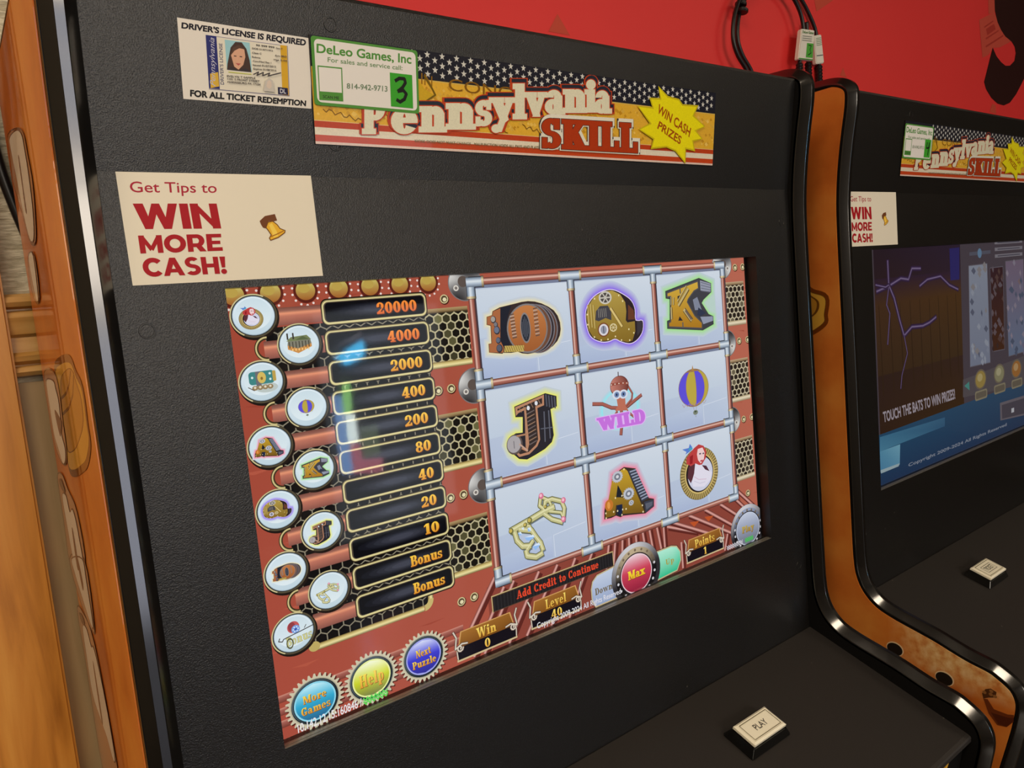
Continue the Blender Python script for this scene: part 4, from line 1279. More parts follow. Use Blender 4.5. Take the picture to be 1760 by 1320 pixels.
    p.build('copyright_line', scr, UI)
    # ---- the two large round buttons
    for name, (cx, cy), R, r, lab, q, cc, tc in (('max_button', (1.512, 2.712), (.315, .285), (.200, .180), 'Max', (.215, .070), ((236, 206, 214), (204, 66, 88), (150, 36, 62)), ((250, 226, 60), (226, 176, 40))),
                                                 ('round_button', (3.169, 2.718), (.285, .255), (.196, .172), 'Play', (.20, .06), ((196, 204, 222), (156, 164, 186), (112, 116, 130)), ((196, 170, 76), (166, 130, 58)))):
        p = Pen(disp_place, .0026, DISP)
        p.ell(cx, cy, R[0], R[1], (60, 56, 58))
        p.z += 1
        n = 60
        for i in range(n):
            t0, t1 = 2 * math.pi * i / n, 2 * math.pi * (i + 1) / n
            def sh(t):
                return mixc((46, 44, 48), (206, 204, 208), max(0, -math.sin(t + .25)) ** .8)
            A = lambda t, k: (cx + R[0] * k * math.cos(t), cy + R[1] * k * math.sin(t))
            p.add([A(t0, .99), A(t1, .99), A(t1, .84), A(t0, .84)], [sh(t0), sh(t1), sh(t1), sh(t0)], False)
            def sh2(t):
                return mixc((24, 22, 24), (190, 172, 140) if name == 'max_button' else (150, 160, 186), max(0, -math.sin(t + .1)) ** .6)
            p.add([A(t0, .84), A(t1, .84), A(t1, .66), A(t0, .66)], [sh2(t0), sh2(t1), sh2(t1), sh2(t0)], False)
        for i in range(18):
            t = 2 * math.pi * (i + .5) / 18
            p.ell(cx + R[0] * .76 * math.cos(t), cy + R[1] * .76 * math.sin(t), .014, .013, (206, 204, 208) if math.sin(t) > -.35 else (120, 104, 84), n=10)
        p.ell(cx, cy, r[0] * 1.06, r[1] * 1.06, (40, 36, 40))
        p.ell(cx, cy, r[0], r[1], cc[0])
        p.z += 1
        for k in range(20):
            y0, y1 = cy - r[1] * .95 + r[1] * 1.9 * k / 20, cy - r[1] * .95 + r[1] * 1.9 * (k + 1) / 20
            w0, w1 = (math.sqrt(max(0, 1 - ((y - cy) / (r[1] * .95)) ** 2)) * r[0] * .95 for y in (y0, y1))
            f = lambda a, b: mixc(cc[0], cc[1], min(1, (b - cy + r[1] * .95) / (r[1] * .8))) if b < cy - r[1] * .15 else mixc(cc[1], cc[2], min(1, (b - cy + r[1] * .15) / r[1]))
            p.add([(cx - w0, y0), (cx + w0, y0), (cx + w1, y1), (cx - w1, y1)], f, False)
        p.box_text(lab, cx - q[0] / 2, cy - q[1] / 2 - .005, cx + q[0] / 2, cy + q[1] / 2, (90, 40, 30) if name == 'max_button' else (110, 104, 92), font='slab', grow=.02, shift=(.004, .005))
        p.box_text(lab, cx - q[0] / 2, cy - q[1] / 2 - .005, cx + q[0] / 2, cy + q[1] / 2, tc, font='slab', grow=.03)
        p.build(name, scr, UI)

# ------------------------------------------------------------------ picture on the second machine's screen
def build_screen_two(scr):
    p = Pen(disp_place, .0002, DISP)
    p.rect(*DISP, (84, 74, 82))
    L = [(-1.5703,-0.0216),(0.8158,-0.0342),(0.7519,2.2255),(-1.5962,2.2349)]
    x0, x1 = L[0][0], L[1][0]
    yb = (L[2][1] + L[3][1]) / 2
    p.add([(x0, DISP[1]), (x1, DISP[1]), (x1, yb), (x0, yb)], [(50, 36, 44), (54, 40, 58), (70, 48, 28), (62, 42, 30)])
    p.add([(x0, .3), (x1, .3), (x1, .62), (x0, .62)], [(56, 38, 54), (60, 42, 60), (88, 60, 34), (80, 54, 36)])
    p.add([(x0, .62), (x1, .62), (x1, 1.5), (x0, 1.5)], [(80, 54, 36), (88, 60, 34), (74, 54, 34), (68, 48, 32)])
    for k in range(9):  # wooden slats mirrored from the room, painted into the screen picture
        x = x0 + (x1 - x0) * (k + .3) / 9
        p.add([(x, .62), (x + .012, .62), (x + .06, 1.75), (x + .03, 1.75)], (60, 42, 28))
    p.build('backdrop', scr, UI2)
    p = Pen(disp_place, .0012, DISP)
    for pts, wd in (([(-1.5425,0.4489),(-1.2413,0.3994),(-0.9267,0.3201),(-0.7256,0.3449),(-0.6276,0.2081),(-0.3879,0.219)], .022), ([(-1.2457,0.0845),(-1.2403,0.3857),(-1.1139,0.5594),(-0.9931,0.8485),(-0.8925,1.056),(-0.6799,0.9618),(-0.3776,0.9748),(-0.1885,0.9476),(0.0067,0.89)], .022),
                    ([(-0.8925,1.056),(-0.8214,1.2923),(-0.9862,1.5591),(-1.0269,1.7254)], .010), ([(-0.4339,0.4472),(-0.2131,0.3726),(0.1712,0.3487),(0.4278,0.4831),(0.6965,0.5605)], .020), ([(-1.2423,0.413),(-1.3131,0.6281),(-1.239,0.7442),(-1.3222,1.1246)], .012), ([(-1.5628,0.3669),(-1.3242,0.4081),(-1.2403,0.3857)], .014)):
        p.path(pts, wd * 3.2, (58, 40, 66))
        p.path(pts, wd * 1.8, (82, 62, 100))
        p.path(pts, wd * .7, (136, 118, 152))
    p.add([(0.4587,-0.0142),(0.7662,-0.0203),(0.7395,0.4242),(0.4652,0.4245)], (54, 48, 110))
    p.build('lightning_picture', scr, UI2)
    p = Pen(disp_place, .0014, DISP)
    p.text('TOUCH THE BATS TO WIN PRIZES!', [(-1.5048,1.9592),(0.4945,1.9465),(0.507,2.0834),(-1.4922,2.0847)], (176, 164, 172), bold=.03)
    p.build('caption', scr, UI2)
    p = Pen(disp_place, .0012, DISP)
    y0 = yb
    p.add([(DISP[0], y0), (3.387, y0 - .06), (3.387, DISP[3]), (DISP[0], DISP[3])], [(44, 84, 116), (58, 84, 112), (50, 66, 96), (40, 62, 96)])
    q = [(-1.5979,2.257),(0.1798,2.298),(0.172,2.4211),(-1.6113,2.4369)]
    p.add(q, [(74, 128, 160), (66, 108, 140), (60, 100, 134), (84, 142, 172)])
    q = [(-1.6113,2.4369),(-1.0953,2.4405),(-1.1258,2.7048),(-1.615,2.7041)]
    p.add(q, [(96, 156, 186), (126, 182, 204), (104, 160, 190), (84, 142, 180)])
    p.add([(-1.6129,2.6762),(-1.1244,2.6847),(-1.1558,2.719),(-1.6053,2.7203)], (170, 190, 196))
    p.text('Copyright 2009-2024 All Rights Reserved', [(-0.893,2.7374),(2.2597,2.7273),(2.2575,2.7722),(-0.8959,2.7782)], (150, 156, 170), bold=.02)
    p.add([(2.0281,2.3789),(2.998,2.4013),(2.9838,2.7232),(2.0305,2.6541)], (116, 108, 116))
    p.add([(2.0916,2.423),(2.9961,2.4441),(2.985,2.6945),(2.0973,2.6376)], (84, 78, 88))
    p.text('1', [(2.4559,2.5319),(2.5591,2.5341),(2.5558,2.6041),(2.4526,2.6016)], (206, 206, 212))
    p.build('status_bar', scr, UI2)
    # columns of pictures on the right half
    for quad, c0, c1 in (([(1.0539,0.2532),(1.6638,0.2475),(1.702,1.7098),(1.0214,1.6924)], (150, 156, 172), (132, 138, 158)), ([(1.7761,0.3172),(2.2303,0.3145),(2.2335,1.5685),(1.8127,1.5559)], (64, 40, 46), (80, 48, 32)), ([(2.3405,0.2424),(3.0232,0.2353),(3.0295,1.6909),(2.3943,1.6962)], (128, 110, 130), (112, 126, 152))):
        p = Pen(disp_place, .0014, DISP)
        p.add(offset_poly(quad, .012), (112, 106, 116))
        p.add(quad, [c0, c0, c1, c1])
        a, b, c, d = quad
        for k in range(34):
            t, s = random.random(), random.random()
            x, y = a[0] + (b[0] - a[0]) * s, a[1] + (d[1] - a[1]) * t
            cc = random.choice([mixc(c0, (176, 180, 190), .4), mixc(c1, (50, 50, 66), .4), mixc(c0, (214, 214, 214), .3), mixc(c0, c1, .4), mixc(c0, (140, 116, 96), .4)])
            wd = random.uniform(.03, .09)
            p.add([(max(a[0], x - wd), y), (x, y - .05), (min(b[0], x + wd), y + .01), (x + .01, y + .06)], cc)
        p.build('picture_column', scr, UI2)
    p = Pen(disp_place, .0014, DISP)
    p.path([(1.0926,0.0828),(1.789,0.0742)], .05, (96, 96, 110))
    c = [(1.4229,0.0814)][0]
    p.ell(c[0], c[1], .07, .07, (110, 140, 170))
    for k, y in enumerate((100, 130, 158)):
        q = [(1.9521,-0.0511),(2.9927,-0.0657)]
        p.rect(q[0][0], q[0][1] + k * .1 - .03, q[1][0], q[0][1] + k * .1 + .02, (138, 132, 140))
        p.rect(q[0][0] + .1, q[0][1] + k * .1 - .012, q[1][0] - .1, q[0][1] + k * .1 + .004, (84, 80, 92))
    p.build('title_banner', scr, UI2)
    p = Pen(disp_place, .0013, DISP)
    p.add([(0.774,1.8523),(3.0264,1.7616),(3.0059,2.2231),(0.759,2.1051)], (96, 88, 92))
    p.add([(0.8113,1.9466),(0.9726,1.9046),(0.9797,2.0345)], (84, 150, 140))
    p.build('menu_strip', scr, UI2)
    for q, c in (([(1.3433,1.922)][0], (166, 142, 78)), ([(2.0105,1.9229)][0], (150, 144, 110)), ([(2.6655,1.9303)][0], (170, 114, 60))):
        p = Pen(disp_place, .0018, DISP)
        p.ell(q[0], q[1], .20, .15, (120, 108, 92))
        p.ell(q[0], q[1], .17, .125, c)
        p.ell(q[0] - .02, q[1] - .03, .09, .06, mixc(c, (230, 220, 180), .4))
        p.rrect(q[0] - .2, q[1] + .16, q[0] + .22, q[1] + .30, .04, (146, 136, 112))
        p.rrect(q[0] - .17, q[1] + .185, q[0] + .19, q[1] + .275, .03, (112, 102, 88))
        p.build('menu_icon', scr, UI2)
# ------------------------------------------------------------------ the terminal
FRONT = [(-1.967, 2.10), (-1.967, 1.2), (-1.967, .20), (-1.962, .0), (-1.952, -.13), (-1.925, -.24), (-1.88, -.325), (-1.82, -.380), (-1.747, -.403), (-1.63, -.400), (-1.512, -.383), (-1.293, -.341),
         (-.985, -.292), (-.698, -.262), (-.40, -.250), (.3, -.252), (1.3, -.260), (2.6, -.267), (3.3, -.273), (3.507, -.279), (3.669, -.298), (3.811, -.357), (3.931, -.471), (4.008, -.644), (4.076, -.870),
         (4.139, -1.084), (4.247, -1.38), (4.307, -1.61), (4.358, -1.714), (4.424, -1.812), (4.491, -1.876), (4.6, -1.922), (4.712, -1.930), (4.871, -1.905), (5.2, -1.83), (6.5, -1.50), (7.5, -1.27), (8.5, -1.16), (10, -1.15), (14.0, -1.15)]
FRONT = smooth_path(FRONT, 5)
UL0, UL1, UR0, UR1 = -2.617, -2.430, 4.040, 4.227
SLM, SLK = (.27 - .12) / (1.814 - .73), (4.647 - 4.05) / (1.764 - .13)
BASE1 = Vector((.0805, 0, 0))
STEP = .753

def marq_w(v):
    return -.12 + (v + .73) * SLM

def marq_place(u, v, off):
    n = math.hypot(1, SLM)
    return world(u, v + off * 10 * SLM / n, marq_w(v) - off * 10 / n)

def panel_place(u, v, off):
    return world(u, v, -.12 - off * 10)

def deck_place(u, w, off):
    n = math.hypot(1, SLK)
    return world(u, 4.05 - (w + .13) * SLK - off * 10 / n, w - off * 10 * SLK / n)

def side_place(v, w, off):
    return world(UL0 - off * 10, v, w)

def edge_trim(name, parent, u0, u1, sgn):
    bm = bmesh.new()
    rings = []
    T = u1 - u0
    sec = [(0, .105), (0, .082), (.02, .074), (.345, .005), (.37, .001), (.385, 0), (.63, 0), (.645, .001), (.67, .005), (.94, .062), (.96, .066), (.98, .064), (1, .074), (1, .082), (.985, .086), (.985, .094), (1, .098), (1, .105)]
    if sgn < 0:
        sec = [(1 - a, b) for a, b in sec][::-1]
    P = FRONT
    for t, d in sec:
        rings.append([bm.verts.new(world(u0 + t * T, q[0], q[1])) for q in offset_open(P, d)])
    for a, b in zip(rings[:-1], rings[1:]):
        for i in range(len(P) - 1):
            bm.faces.new((a[i], a[i + 1], b[i + 1], b[i]))
    o = finish(bm, name, parent, TRIM, smooth=True)
    o.data.set_sharp_from_angle(angle=math.radians(9))
    return o

def frame_slab(bm, u0, u1, v0, v1, hu0, hu1, hv0, hv1, w0, w1):
    """flat panel with a rectangular opening"""
    def loop(a, b, c, d, w):
        return [bm.verts.new(world(*q, w)) for q in ((a, c), (b, c), (b, d), (a, d))]
    of, inf = loop(u0, u1, v0, v1, w0), loop(hu0, hu1, hv0, hv1, w0)
    ob, inb = loop(u0, u1, v0, v1, w1), loop(hu0, hu1, hv0, hv1, w1)
    for i in range(4):
        j = (i + 1) % 4
        bm.faces.new((of[i], of[j], inf[j], inf[i]))
        bm.faces.new((ob[i], inb[i], inb[j], ob[j]))
        bm.faces.new((of[i], ob[i], ob[j], of[j]))
        bm.faces.new((inf[i], inf[j], inb[j], inb[i]))

def side_art_material():
    m, nt, b = new_mat('orange_side_art')
    tc = node(nt, 'ShaderNodeTexCoord')
    n = node(nt, 'ShaderNodeTexNoise')
    n.inputs['Scale'].default_value = 11
    n.inputs['Detail'].default_value = 6
    nt.links.new(tc.outputs['Object'], n.inputs['Vector'])
    n2 = node(nt, 'ShaderNodeTexNoise')
    n2.inputs['Scale'].default_value = 110
    n2.inputs['Detail'].default_value = 8
    nt.links.new(tc.outputs['Object'], n2.inputs['Vector'])
    r = ramp(nt, [(.30, (178, 88, 30)), (.5, (210, 116, 44)), (.68, (226, 142, 60))])
    nt.links.new(n.outputs['Fac'], r.inputs[0])
    r2 = ramp(nt, [(.30, (206, 126, 62)), (.48, (228, 172, 106)), (.64, (240, 200, 142))])
    nt.links.new(n2.outputs['Fac'], r2.inputs[0])
    sp = node(nt, 'ShaderNodeSeparateXYZ')
    nt.links.new(tc.outputs['Object'], sp.inputs[0])
    mr = node(nt, 'ShaderNodeMapRange')
    mr.inputs['From Min'].default_value = -.055
    mr.inputs['From Max'].default_value = -.105
    nt.links.new(sp.outputs['Y'], mr.inputs['Value'])
    mz = node(nt, 'ShaderNodeMapRange')
    mz.inputs['From Min'].default_value = .925
    mz.inputs['From Max'].default_value = .955
    nt.links.new(sp.outputs['Z'], mz.inputs['Value'])
    mu = node(nt, 'ShaderNodeMath', operation='MULTIPLY')
    nt.links.new(mr.outputs[0], mu.inputs[0])
    nt.links.new(mz.outputs[0], mu.inputs[1])
    mx = node(nt, 'ShaderNodeMix', data_type='RGBA')
    nt.links.new(mu.outputs[0], mx.inputs['Factor'])
    nt.links.new(r.outputs[0], mx.inputs['A'])
    nt.links.new(r2.outputs[0], mx.inputs['B'])
    nt.links.new(mx.outputs['Result'], b.inputs['Base Color'])
    b.inputs['Roughness'].default_value = .45
    b.inputs['Specular IOR Level'].default_value = .15
    b.inputs['Coat Weight'].default_value = .55
    b.inputs['Coat Roughness'].default_value = .02
    return m

SIDEART = side_art_material()

def side_graphics(parent):
    p = Pen(side_place, .0011, None, 8e-6, True)
    RIM, BODY, LINE, SH = (222, 168, 62), (196, 138, 46), (112, 66, 16), (120, 58, 14)
    coin = [(0.37,1.1689),(0.3061,0.7446),(0.3019,0.337),(0.3843,0.1847),(0.4541,0.0313),(0.637,0.0511),(0.7388,0.0699),(0.8658,0.3022),(0.9388,0.5812),(1.0126,0.9508),(1.0307,1.2209),(0.9204,1.2458),(0.7828,1.3175),(0.5721,1.2206)]
    coin = smooth_loop(coin)
    p.add(offset_poly(coin, .05), SH)
    p.add(offset_poly(coin, .012), LINE)
    p.add(coin, RIM)
    p.add(smooth_loop([(0.4237,0.9607),(0.3403,0.5757),(0.336,0.3126),(0.4182,0.1914),(0.4986,0.1039),(0.6274,0.1503),(0.741,0.3793),(0.8594,0.7526),(0.9172,1.1668),(0.8023,1.1847),(0.6598,1.1697)]), LINE)
    p.add(smooth_loop([(0.4227,0.9294),(0.3456,0.5683),(0.3415,0.331),(0.4192,0.2216),(0.5,0.1333),(0.63,0.1863),(0.739,0.407),(0.8524,0.7583),(0.9045,1.1227),(0.7979,1.1342),(0.6571,1.1278)]), BODY)
    p.path([(0.5593,1.1651),(0.4921,0.751),(0.4295,0.544),(0.3459,0.386)], .02, LINE)
    p.path([(0.6598,1.1697),(0.5838,0.7177),(0.4884,0.4483),(0.3521,0.257)], .02, LINE)
    p.build('side_coin', parent, ART)
    # lettering that runs down behind the coin
    WH, BR, BR2 = (252, 240, 220), (128, 66, 30), (206, 150, 106)
    outer = [[(-1.3375,1.7697),(-1.2384,1.1671),(-1.1405,0.8696),(-1.0014,0.8214),(-0.8342,0.7879),(-0.6571,0.9025),(-0.5082,1.1023),(-0.5326,1.4294),(-0.7703,1.6719),(-1.0238,1.9306),(-1.2417,1.8781)],
             [(-0.4661,1.7015),(-0.4253,1.3039),(-0.1581,1.3945),(-0.1374,1.6831),(-0.2865,1.8396)],
             [(0.3841,1.8861),(0.3895,1.1531),(0.7198,1.1641),(0.9392,1.2295),(1.0365,1.4429),(1.0345,1.7047),(0.923,1.9219),(0.6662,1.9626)],
             [(1.222,2.1152),(1.1525,1.7618),(1.2297,1.523),(1.3418,1.1628),(1.732,1.1846),(1.9642,2.1852),(1.5612,2.1619)],
             [(1.9067,2.1997),(1.6751,1.1651),(2.1662,1.187),(2.2527,1.3948),(2.1588,1.848)],
             [(2.3556,2.2258),(2.2518,1.8595),(2.3595,1.3503),(3.1403,1.126),(3.3016,1.3161),(3.7034,2.1759),(2.8531,2.2047)]]
    white = [[(-1.2868,1.6742),(-1.2336,1.2198),(-1.1543,0.9594),(-1.053,0.9139),(-0.8883,0.9069),(-0.6693,0.9856),(-0.5305,1.1727),(-0.5537,1.3942),(-0.7503,1.5361),(-0.9841,1.624),(-1.2219,1.7134)],
             [(-0.459,1.6319),(-0.4305,1.3543),(-0.1579,1.4517),(-0.1607,1.5864),(-0.3484,1.6561)],
             [(0.4355,1.7424),(0.4345,1.3352),(0.4833,1.2722),(0.5614,1.2073),(0.6753,1.2513),(0.8059,1.3452),(0.9015,1.2622),(0.9956,1.3638),(1.0374,1.5407),(0.9638,1.6612),(0.8468,1.8237),(0.669,1.8226),(0.5254,1.8184)],
             [(1.3472,1.9342),(1.3039,1.6888),(1.3876,1.6227),(1.4119,1.5711),(1.3612,1.4006),(1.4083,1.3043),(1.5378,1.2622),(1.7524,1.2724),(1.8751,1.8013),(1.5756,1.9175)],
             [(1.8519,1.9549),(1.6964,1.2602),(1.8362,1.2145),(2.1591,1.2221),(2.195,1.3551),(2.0594,1.6649),(1.9512,1.8863)],
             [(2.4117,1.9623),(2.3496,1.7144),(2.444,1.5745),(2.4105,1.433),(2.5354,1.2998),(2.7954,1.1913),(3.1186,1.1579),(3.2109,1.2754),(3.115,1.4585),(3.0755,1.6685),(2.9819,1.9993),(2.6505,2.0074)]]
    slits = [[(-1.0801,1.3216),(-1.0676,1.2602),(-0.8834,1.2959),(-0.7284,1.3149),(-0.7424,1.3856),(-0.921,1.3505)], [(0.6467,1.5399),(0.7038,1.2226),(0.7828,1.3175),(0.8278,1.4529)],
              [(1.5652,1.6232),(1.5521,1.555),(1.817,1.5506),(1.8444,1.6687)], [(1.7714,1.5952),(1.7525,1.5109),(1.9116,1.4227),(1.9869,1.5287)], [(2.6159,1.6373),(2.6189,1.5734),(3.0279,1.5775),(3.0491,1.667)],
              [(1.2138,1.9678),(1.1993,1.818),(1.2642,1.6839),(1.2928,1.8009),(1.2619,1.9817)], [(2.3316,2.0943),(2.288,1.8962),(2.3181,1.779),(2.3814,1.9486)]]
    outer, white, slits = ([smooth_loop(q, 4) for q in L] for L in (outer, white, slits))
    for os, ws, ss in (((0, 1), (0, 1), (0,)), ((2,), (2,), (1,)), ((3, 4), (3, 4), (2, 3, 5)), ((5,), (5,), (4, 6))):
        p = Pen(side_place, .0014, None, 8e-6, True)
        for k in os:
            p.add(outer[k], BR2)
            p.path(outer[k] + [outer[k][0]], .012, BR)
        for k in ws:
            p.path(white[k] + [white[k][0]], .020, BR)
            p.add(white[k], WH)
        for k in ss:
            p.add(slits[k], BR)
        p.build('side_letter', parent, ART)
    # dark vents and a ribbon by the control deck
    for q in ([(4.4573,-0.6283)], [(4.6219,-1.1536)]):
        p = Pen(side_place, .0011, None, 8e-6, True)
        p.ell(q[0][0], q[0][1], .082, .098, (232, 200, 156), n=28)
        p.ell(q[0][0] + .006, q[0][1] + .004, .072, .088, (34, 26, 20), n=28)
        p.build('side_vent', parent, ART)
    p = Pen(side_place, .0011, None, 8e-6, True)
    q = [(4.651,-1.524),(4.592,-1.5573),(4.5675,-1.6074),(4.5877,-1.661),(4.6493,-1.65),(4.6741,-1.5855),(4.7051,-1.5349)]
    p.add(q, (86, 48, 24))
    for a in [(4.6309,-1.5465),(4.6315,-1.6061),(4.6396,-1.6453),(4.5947,-1.6118)]:
        p.ell(a[0], a[1], .018, .02, (150, 98, 52), n=10)
    p.add([(4.7051,-1.5349),(4.6955,-1.5751),(4.7831,-1.6327),(4.7901,-1.7589),(4.7726,-1.8164),(4.849,-1.8104),(4.9326,-1.7468),(4.9461,-1.6591),(4.8498,-1.5819)], (112, 52, 22))
    p.add([(4.83,-1.6022),(4.8247,-1.7583),(4.8077,-1.8139),(4.8502,-1.8075),(4.9269,-1.7469),(4.9304,-1.6692)], (84, 36, 18))
    p.build('side_ribbon', parent, ART)

def header_sign(parent):
    p = Pen(marq_place, .0012, (-1.163, -1.566, 2.772, -.929), 8e-6, True)
    H0, H1 = -1.566, -.929
    # gold field, star band, stripes
    p.rect(-1.163, H0, 2.772, H1, (238, 186, 60))
    for k in range(520):
        if k % 130 == 0:
            p.z += 1
        i = k % 130
        x, y = -1.15 + (i % 65) * .0605 + random.uniform(0, .03) + .03 * (k // 130 % 2), -1.375 + (i // 65) * .15 + random.uniform(.02, .12) + .0 * k
        c = mixc((206, 148, 34), (252, 214, 110), random.random())
        r = random.uniform(.006, .02)
        p.add([(x - r, y), (x, y - r), (x + r * 1.4, y + r * .2), (x, y + r)], c, False)
    sb = -1.385
    p.rect(-1.163, H0, 2.772, sb, (36, 38, 50))
    p.rect(-1.163, sb, 2.772, sb + .008, (226, 190, 96))
    p.z += 1
    n = 54
    for k in range(n * 2):
        for r in range(3):
            x, y = -.44 + k * .0595, H0 + .020 + r * .062 + (.031 if k % 2 else 0)
            if y > sb - .03 or x > 2.76:
                continue
            p.add([(x + (.025 if a % 2 == 0 else .010) * math.sin(a * math.pi / 5), y - (.025 if a % 2 == 0 else .010) * math.cos(a * math.pi / 5)) for a in range(10)], (222, 222, 214), False)
    p.rect(-1.163, -1.072, 2.772, -1.068, (240, 214, 150))
    p.rect(-1.163, -1.068, 2.772, -1.030, (200, 72, 34))
    p.rect(-1.163, -1.030, 2.772, -.985, (240, 230, 206))
    p.rect(-1.163, -.985, 2.772, -.945, (206, 76, 36))
    p.rect(-1.163, -.945, 2.772, -.929, (236, 210, 196))
    p.text('IN', [(-0.3732,-1.4254),(-0.2855,-1.4104),(-0.2879,-1.3412),(-0.3759,-1.3545)], (150, 106, 26))
    p.text('CONGRESS', [(-0.1527,-1.4113),(0.781,-1.3915),(0.7813,-1.3192),(-0.1551,-1.3337)], (140, 96, 24))
    for k in range(5):
        p.path([(-1.1 + .4 * k + .02 * t, -1.14 + .014 * math.sin(t * 1.9 + k) + .004 * t) for t in range(14)], .006, (140, 98, 24))
    p.path([(-0.3511,-1.4078),(-0.2906,-1.3321),(-0.2663,-1.2932),(-0.3445,-1.2457),(-0.4084,-1.2203)], .012, (120, 96, 20))
    p.add([(-0.402,-1.3827),(-0.3542,-1.3265),(-0.2792,-1.2921),(-0.3572,-1.2447),(-0.4082,-1.2254)], (216, 176, 40))
    p.text('KIOSK DOES NOT MAKE CHANGE - MALFUNCTION VOIDS ALL PAYS AND PLAYS', [(-0.4413,-0.992),(0.6612,-1.0007),(0.6613,-0.9789),(-0.442,-0.9751)], (126, 116, 80), bold=.01)
    words = [('P', [(-0.8202,-1.2169),(-0.6617,-1.2296),(-0.6719,-1.0222),(-0.8314,-1.0131)]), ('e', [(-0.6016,-1.2426),(-0.4117,-1.2581),(-0.4205,-1.0365),(-0.6118,-1.0256)]), ('n', [(-0.3908,-1.2717),(-0.184,-1.2888),(-0.191,-1.062),(-0.3994,-1.0498)]),
             ('n', [(-0.1711,-1.3105),(0.0603,-1.3302),(0.0552,-1.0953),(-0.1781,-1.0813)]), ('s', [(0.0769,-1.3515),(0.2164,-1.3637),(0.2127,-1.128),(0.072,-1.1191)]), ('y', [(0.2084,-1.3781),(0.4242,-1.3973),(0.4224,-1.1687),(0.2047,-1.1544)]),
             ('l', [(0.4175,-1.4198),(0.5297,-1.43),(0.5287,-1.1968),(0.4155,-1.1891)]), ('v', [(0.5262,-1.4427),(0.7287,-1.4614),(0.7294,-1.2292),(0.5252,-1.215)]), ('a', [(0.7286,-1.4772),(0.9163,-1.4949),(0.9188,-1.2589),(0.7294,-1.2454)]),
             ('n', [(0.9087,-1.4969),(1.143,-1.519),(1.1474,-1.2863),(0.911,-1.2692)]), ('i', [(1.137,-1.5156),(1.252,-1.5264),(1.2573,-1.2971),(1.1413,-1.2887)]), ('a', [(1.244,-1.5174),(1.4221,-1.534),(1.429,-1.3009),(1.2493,-1.288)])]
    for cc, gr, sh in (((196, 70, 34), .135, (.004, -.018)), ((44, 48, 62), .09, (.006, -.022)), ((206, 74, 36), .075, (0, 0)), ((238, 234, 206), .045, (0, 0))):
        for par in (0, 1):
            p.level([lambda ch=ch, q=q: p.text(ch, q, cc, font='slab', grow=gr, shift=sh) for ch, q in words[par::2]])
    q = [(0.6924,-1.1998),(1.7434,-1.2255),(1.7526,-1.004),(0.6928,-0.9967)]
    p.text('SKILL', q, (50, 52, 62), font='slab', grow=.13, shift=(.004, -.012))
    p.text('SKILL', q, (242, 238, 220), font='slab', grow=.10, shift=(.010, -.020))
    p.text('SKILL', q, (242, 238, 220), font='slab', grow=.10)
    p.text('SKILL', q, (60, 54, 56), font='slab', grow=.065)
    p.text('SKILL', q, (184, 62, 26), font='slab', grow=.045)
    p.clip = (-1.163, -1.60, 2.772, -.90)
    st = [(1.9916,-1.5394),(2.102,-1.4707),(2.2485,-1.4582),(2.3005,-1.4176),(2.4949,-1.4246),(2.4442,-1.3422),(2.6053,-1.2653),(2.478,-1.2225),(2.5788,-1.1592),(2.453,-1.1366),(2.4816,-1.0579),(2.3602,-1.0715),(2.3627,-0.9535),(2.2364,-1.0437),(2.1119,-1.0724),(1.9289,-1.0514),(1.9535,-1.1261),(1.7722,-1.1885),(1.9127,-1.2422),(1.7465,-1.3679),(1.9348,-1.3642),(1.8941,-1.4387),(2.0247,-1.4463)]
    p.add(offset_poly(st, .014), (214, 196, 30))
    p.add(st, (252, 240, 26))
    p.text('WIN CASH', [(1.9983,-1.4081),(2.4308,-1.2371),(2.4102,-1.163),(1.9735,-1.3399)], (176, 84, 20), bold=.025)
    p.text('PRIZES', [(2.0102,-1.2697),(2.3094,-1.156),(2.2882,-1.0934),(1.9848,-1.2103)], (176, 84, 20), bold=.025)
    return p.build('header_sign', parent, GLOSSP)

